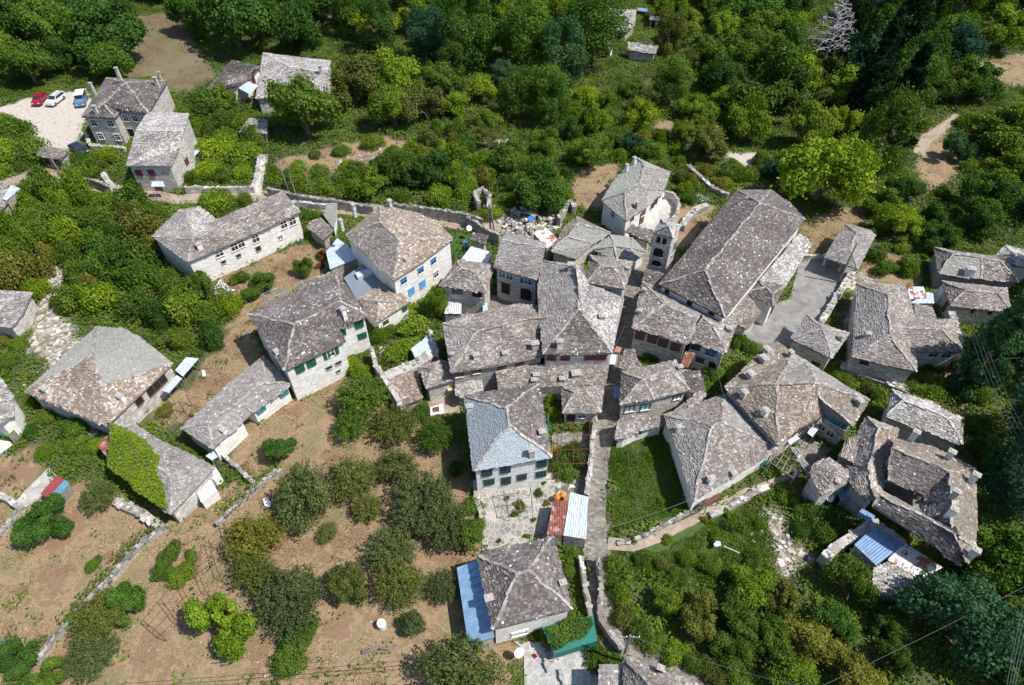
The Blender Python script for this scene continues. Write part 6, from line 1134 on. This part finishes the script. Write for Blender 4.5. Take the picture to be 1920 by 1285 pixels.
# dead grey trees
def dead_tree(label, px, py, H, seed):
    b = P(px, py, 0); th = thing('dead_tree', (b.x, b.y, 0), label, 'tree'); rr = random.Random(seed); mb = MB(); tw = MB()
    mb.tube([(b.x,b.y,-.3),(b.x+.2,b.y,H*.4),(b.x+.3,b.y+.2,H*.75),(b.x,b.y,H)], .32, 'bark_dead', 8, r2=.04); mb.build('trunk', th)
    for k in range(46):
        z = H*(.25+.72*(k/46)); a = k*2.4+rr.random(); L_ = (H*.42)*(1.05-z/H)+1.0; tip = Vector((b.x+math.cos(a)*L_, b.y+math.sin(a)*L_, z+L_*rr.uniform(.05,.4))); mid = Vector((b.x+math.cos(a+.15)*L_*.5, b.y+math.sin(a+.15)*L_*.5, z+L_*.2)); tw.tube([(b.x+.2,b.y,z), mid, tip], .12, 'bark_dead', 4, r2=.04)
        for q in range(7):
            t = rr.uniform(.3,1); p = mid.lerp(tip, t) if t > .5 else Vector((b.x+.2,b.y,z)).lerp(mid, t*2); dd = Vector((rr.uniform(-1,1), rr.uniform(-1,1), rr.uniform(-.3,.8))).normalized()*L_*rr.uniform(.15,.35); e = p+dd; tw.tube([p, e], .05, 'bark_dead', 3, r2=.025)
            for s in range(3): f = p.lerp(e, rr.uniform(.4,1)); tw.tube([f, f+Vector((rr.uniform(-1,1), rr.uniform(-1,1), rr.uniform(-.3,.7)))*L_*.13], .032, 'bark_dead', 3, r2=.016)
    tw.build('branches', th)
dead_tree('tall bare grey dead tree at the top right among dark conifers', 1540, 128, 14, 3)
dead_tree('small bare grey branches among the trees left of the sandy footpath', 1690, 225, 6, 5)
# yellow green creeper over the barn roof
def blanket(name, label, cat, poly3, z0, leaf, dens, size, bump_=.35, kind=None):
    xs = [p.x for p in poly3]; ys = [p.y for p in poly3]; n = int((max(xs)-min(xs))*(max(ys)-min(ys))*dens); X = RNG.uniform(min(xs), max(xs), n); Y = RNG.uniform(min(ys), max(ys), n); Xn = X+vnoise(X, Y, .9)*.4; Yn = Y+vnoise(X, Y, .8, 3)*.4
    ok = inpoly(Xn, Yn, [(p.x,p.y) for p in poly3]); X = X[ok]; Y = Y[ok]; Z = z0(X, Y)+bump_*(.5+.5*vnoise(X, Y, .8, 2))+.25*RNG.random(len(X))
    A, B_ = rand_axes(len(X), size, 1.0); me = np_quads(name, np.stack([X,Y,Z],-1), A, B_, np.clip(.5+.35*vnoise(X,Y,.5,1)+.3*(RNG.random(len(X))-.5),0,1), leaf); o = bpy.data.objects.new(name, me); COL.objects.link(o); return tag(o, label, cat, kind=kind)
v = EX['vine']; ra = TP('S',225,690,4.2); rb = TP('S',545,985,4.2); la = TP('S',85,872,2.9)
dv = (rb-ra); dv.z = 0; dv.normalize(); sv = Vector((-dv.y, dv.x, 0)); wl = abs((la-ra).dot(sv))
blanket('climbing_creeper', 'yellow green creeper blanket covering half of the slate barn roof', 'creeper', v, lambda X, Y: 4.35-1.35*np.clip(np.abs((X-ra.x)*sv.x+(Y-ra.y)*sv.y)/wl, 0, 1.1), 'leaf_vine', 100, .14)
blanket('garden_vine', 'green vine spreading over the walled garden beside the blue tin sheet', 'vine', [TP('T',x,y,2) for x,y in ((200,690),(330,560),(480,520),(540,560),(420,640),(340,740),(240,740))], lambda X, Y: 1.4+0*X, LB, 40, .13)
blanket('garden_vine', 'leafy vine under the white wall of the blue windowed house', 'vine', [TP('T',x,y,2) for x,y in ((350,330),(440,260),(600,370),(560,440),(430,490),(300,470))], lambda X, Y: 1.3+0*X, LB, 40, .13)
blanket('net_vine', 'dark green vine lying on the turquoise netting', 'vine', [TP('M',x,y,2.4) for x,y in ((700,860),(900,790),(1060,790),(1080,850),(960,960),(800,1030),(730,960))], lambda X, Y: 2.35+0*X, LM, 110, .13, .35)
blanket('bindweed_mound', 'green creeper over the rounded ruin beside the bottom wood edge', 'creeper', [P(x,y,1) for x,y in ((880,225),(915,205),(940,240),(935,290),(890,280))], lambda X, Y: 1.6+0*X, LO, 26, .2, 1.2)
blanket('roof_creeper', 'creeper along the back edge of the whitish blue slate roof', 'creeper', [TP('O',x,y,4) for x,y in ((640,90),(860,150),(1050,215),(1060,330),(1035,330),(1030,262),(850,175),(650,115))], lambda X, Y: 3.6+0*X, LO, 40, .14, .3)
def ivy(name, label, tile, pts, wd, leaf, z=.7, dens=45, size=.14):
    XX, YY = [], []
    pp = [TP(tile, x, y, 0) for x, y in pts]
    for a, b in zip(pp[:-1], pp[1:]):
        n = int((b-a).length*wd*dens); t = RNG.random(n); off = RNG.normal(size=n)*wd*.4; d = (b-a).normalized(); g = (vnoise(np.array(a.x+(b.x-a.x)*t), np.array(a.y+(b.y-a.y)*t), .5) > -.35); XX.append((a.x+(b.x-a.x)*t-d.y*off)[g]); YY.append((a.y+(b.y-a.y)*t+d.x*off)[g])
    X = np.concatenate(XX); Y = np.concatenate(YY); A, B_ = rand_axes(len(X), size, .8); me = np_quads(name, np.stack([X,Y,z*(.5+.7*RNG.random(len(X)))+.3*vnoise(X,Y,.7)],-1), A, B_, np.clip(.5+.6*(RNG.random(len(X))-.5),0,1), leaf); o = bpy.data.objects.new(name, me); COL.objects.link(o); return tag(o, label, 'climbing plant', kind='stuff')
ivy('ivy', 'ivy trailing along the diagonal wall of the lower left fields', 'J', [(5,1030),(100,1075),(195,1140),(300,1000),(400,910),(520,760),(650,630),(760,500),(920,380)], 1.0, LM, .8)
ivy('ivy', 'ivy on the curving wall between yard and orchard', 'S', [(1320,900),(1180,975),(1110,1060),(970,1180),(860,1285)], 1.1, LM, .9)
ivy('ivy', 'brambles hanging over the wall above the village road', 'full', [(500,346),(560,360),(640,372),(700,384),(740,380),(820,388),(880,398)], 1.6, LB, 2.0)
ivy('ivy', 'brambles on the retaining wall below the gravel car park', 'X', [(640,385),(760,470),(940,500),(1000,520)], 1.6, LM, 1.6)
ivy('ivy', 'ivy along the left wall of the creeper covered barn', 'S', [(60,850),(200,1000),(360,1120),(500,1240)], 1.6, LM, .8)
# general low growth over the unbuilt green land
n = 85000; X = RNG.uniform(-150,150,n*2); Y = RNG.uniform(12,225,n*2); px, py = proj(X, Y); ok = (px > -150) & (px < 2070) & (py > -60) & (py < 1340)
X = X[ok]; Y = Y[ok]; px, py = proj(X+vnoise(X,Y,.55)*1.1, Y+vnoise(X,Y,.6,5)*1.1); keep = np.ones(len(X), bool)
for poly, kd in DRY:
    m = inpoly(px, py, poly)
    if kd != 4: keep &= ~(m & (RNG.random(len(X)) > (.03 if kd == 0 else .0)))
    else: keep &= ~m
for f in FOOT:
    fx = [p[0] for p in f]; fy = [p[1] for p in f]; m = (X > min(fx)) & (X < max(fx)) & (Y > min(fy)) & (Y < max(fy))
    if m.any(): idx_ = np.where(m)[0]; keep[idx_[inpoly(X[idx_], Y[idx_], f)]] = False
X = X[keep]; Y = Y[keep]; px, py = proj(X, Y); scrub = np.zeros(len(X), bool)
for poly in ([(1140,1030),(1400,1075),(1640,1040),(1760,1100),(1960,1040),(1960,1320),(1370,1320),(1180,1200)], [(-60,350),(310,400),(450,540),(440,640),(330,660),(120,600),(-60,470)], [(500,340),(880,230),(1080,330),(1050,400),(700,372)], [(640,90),(1360,90),(1360,350),(1060,330),(640,240)], [(1350,20),(1930,20),(1930,460),(1500,300)], [(1820,560),(1960,540),(1960,1060),(1850,1000)], [(360,100),(640,100),(640,260),(480,330),(360,240)]): scrub |= inpoly(px, py, poly)
far = scrub*1.0; Xa = X[scrub]+RNG.normal(size=scrub.sum())*.7; Ya = Y[scrub]+RNG.normal(size=scrub.sum())*.7
hgt = np.clip((.5+.4*far)+(.5+.9*far)*vnoise(X,Y,.35,2),.06,2.6)
k = 10; Xr = np.repeat(X,k)+RNG.normal(size=len(X)*k)*.4; Yr = np.repeat(Y,k)+RNG.normal(size=len(X)*k)*.4; Zr = np.repeat(hgt,k)*(.35+.65*RNG.random(len(X)*k)); A, B_ = rand_axes(len(Xr), .17, .8)
tone = np.clip(.45+.4*vnoise(Xr,Yr,.25,7)+.35*(RNG.random(len(Xr))-.5),0,1)
me = np_quads('undergrowth', np.stack([Xr,Yr,Zr],-1), A, B_, tone, 'leaf_mid'); o = bpy.data.objects.new('undergrowth', me); COL.objects.link(o); tag(o, 'low tangled green undergrowth between trees and ruins', 'undergrowth', kind='stuff'); print('UNDERGROWTH', len(Xr))
# lush grass
def grass(name, label, polys, dens, leaf, hmax, size=.12):
    XX, YY = [], []
    for poly in polys:
        w_ = [P(x, y) for x, y in poly]; xs = [p.x for p in w_]; ys = [p.y for p in w_]; n = int((max(xs)-min(xs))*(max(ys)-min(ys))*dens); X = RNG.uniform(min(xs),max(xs),n); Y = RNG.uniform(min(ys),max(ys),n); m = inpoly(X+vnoise(X,Y,.8)*.5, Y+vnoise(X,Y,.7,4)*.5, [(p.x,p.y) for p in w_])
        for f in FOOT:
            fx = [p[0] for p in f]; fy = [p[1] for p in f]; mm = m & (X > min(fx)) & (X < max(fx)) & (Y > min(fy)) & (Y < max(fy))
            if mm.any(): ii = np.where(mm)[0]; m[ii[inpoly(X[ii], Y[ii], f)]] = False
        XX.append(X[m]); YY.append(Y[m])
    X = np.concatenate(XX); Y = np.concatenate(YY); h = hmax*np.clip(.45+.5*vnoise(X,Y,.5,6),.15,1); n = len(X); A = np.stack([RNG.normal(size=n)*.25*h, RNG.normal(size=n)*.25*h, h*.5],-1); an = RNG.random(n)*6.28; B_ = np.stack([np.cos(an)*size*.35, np.sin(an)*size*.35, 0*an],-1)
    me = np_quads(name, np.stack([X,Y,h*.4],-1), A, B_, np.clip(.5+.45*vnoise(X,Y,.3,8)+.3*(RNG.random(n)-.5),0,1), leaf); o = bpy.data.objects.new(name, me); COL.objects.link(o); tag(o, label, 'grass', kind='stuff'); print(name, n)
grass('grass', 'lush green grass on the walled plot and the slope below the dirt path', [DRY[27][0] if False else [(1135,800),(1255,800),(1290,905),(1300,960),(1150,1005)], [(1145,1035),(1250,1030),(1400,930),(1440,960),(1470,1080),(1300,1120),(1150,1080)], [(1540,690),(1590,700),(1660,740),(1640,765),(1560,730)]], 130, 'leaf_grass', .6)
grass('dry_grass', 'tufts of dry straw coloured grass over the fields', [DRY[0][0], DRY[1][0], DRY[3][0], DRY[7][0], DRY[5][0]], 40, 'leaf_drygrass', .24)
grass('field_weeds', 'low green weeds scattered through the dry fields', [[(870,870),(890,1000),(800,960),(780,900)],[(-20,1010),(60,1020),(70,1120),(30,1150),(-20,1130)],[(370,960),(470,900),(480,920),(390,985)],[(300,985),(310,1000),(150,1180),(130,1170)],[(560,740),(650,700),(700,780),(600,800)],[(1000,1190),(1100,1190),(1100,1220),(1010,1230)],[(600,1240),(700,1230),(720,1285),(580,1285)],[(870,700),(900,730),(860,740)]], 20, 'leaf_grass', .35)
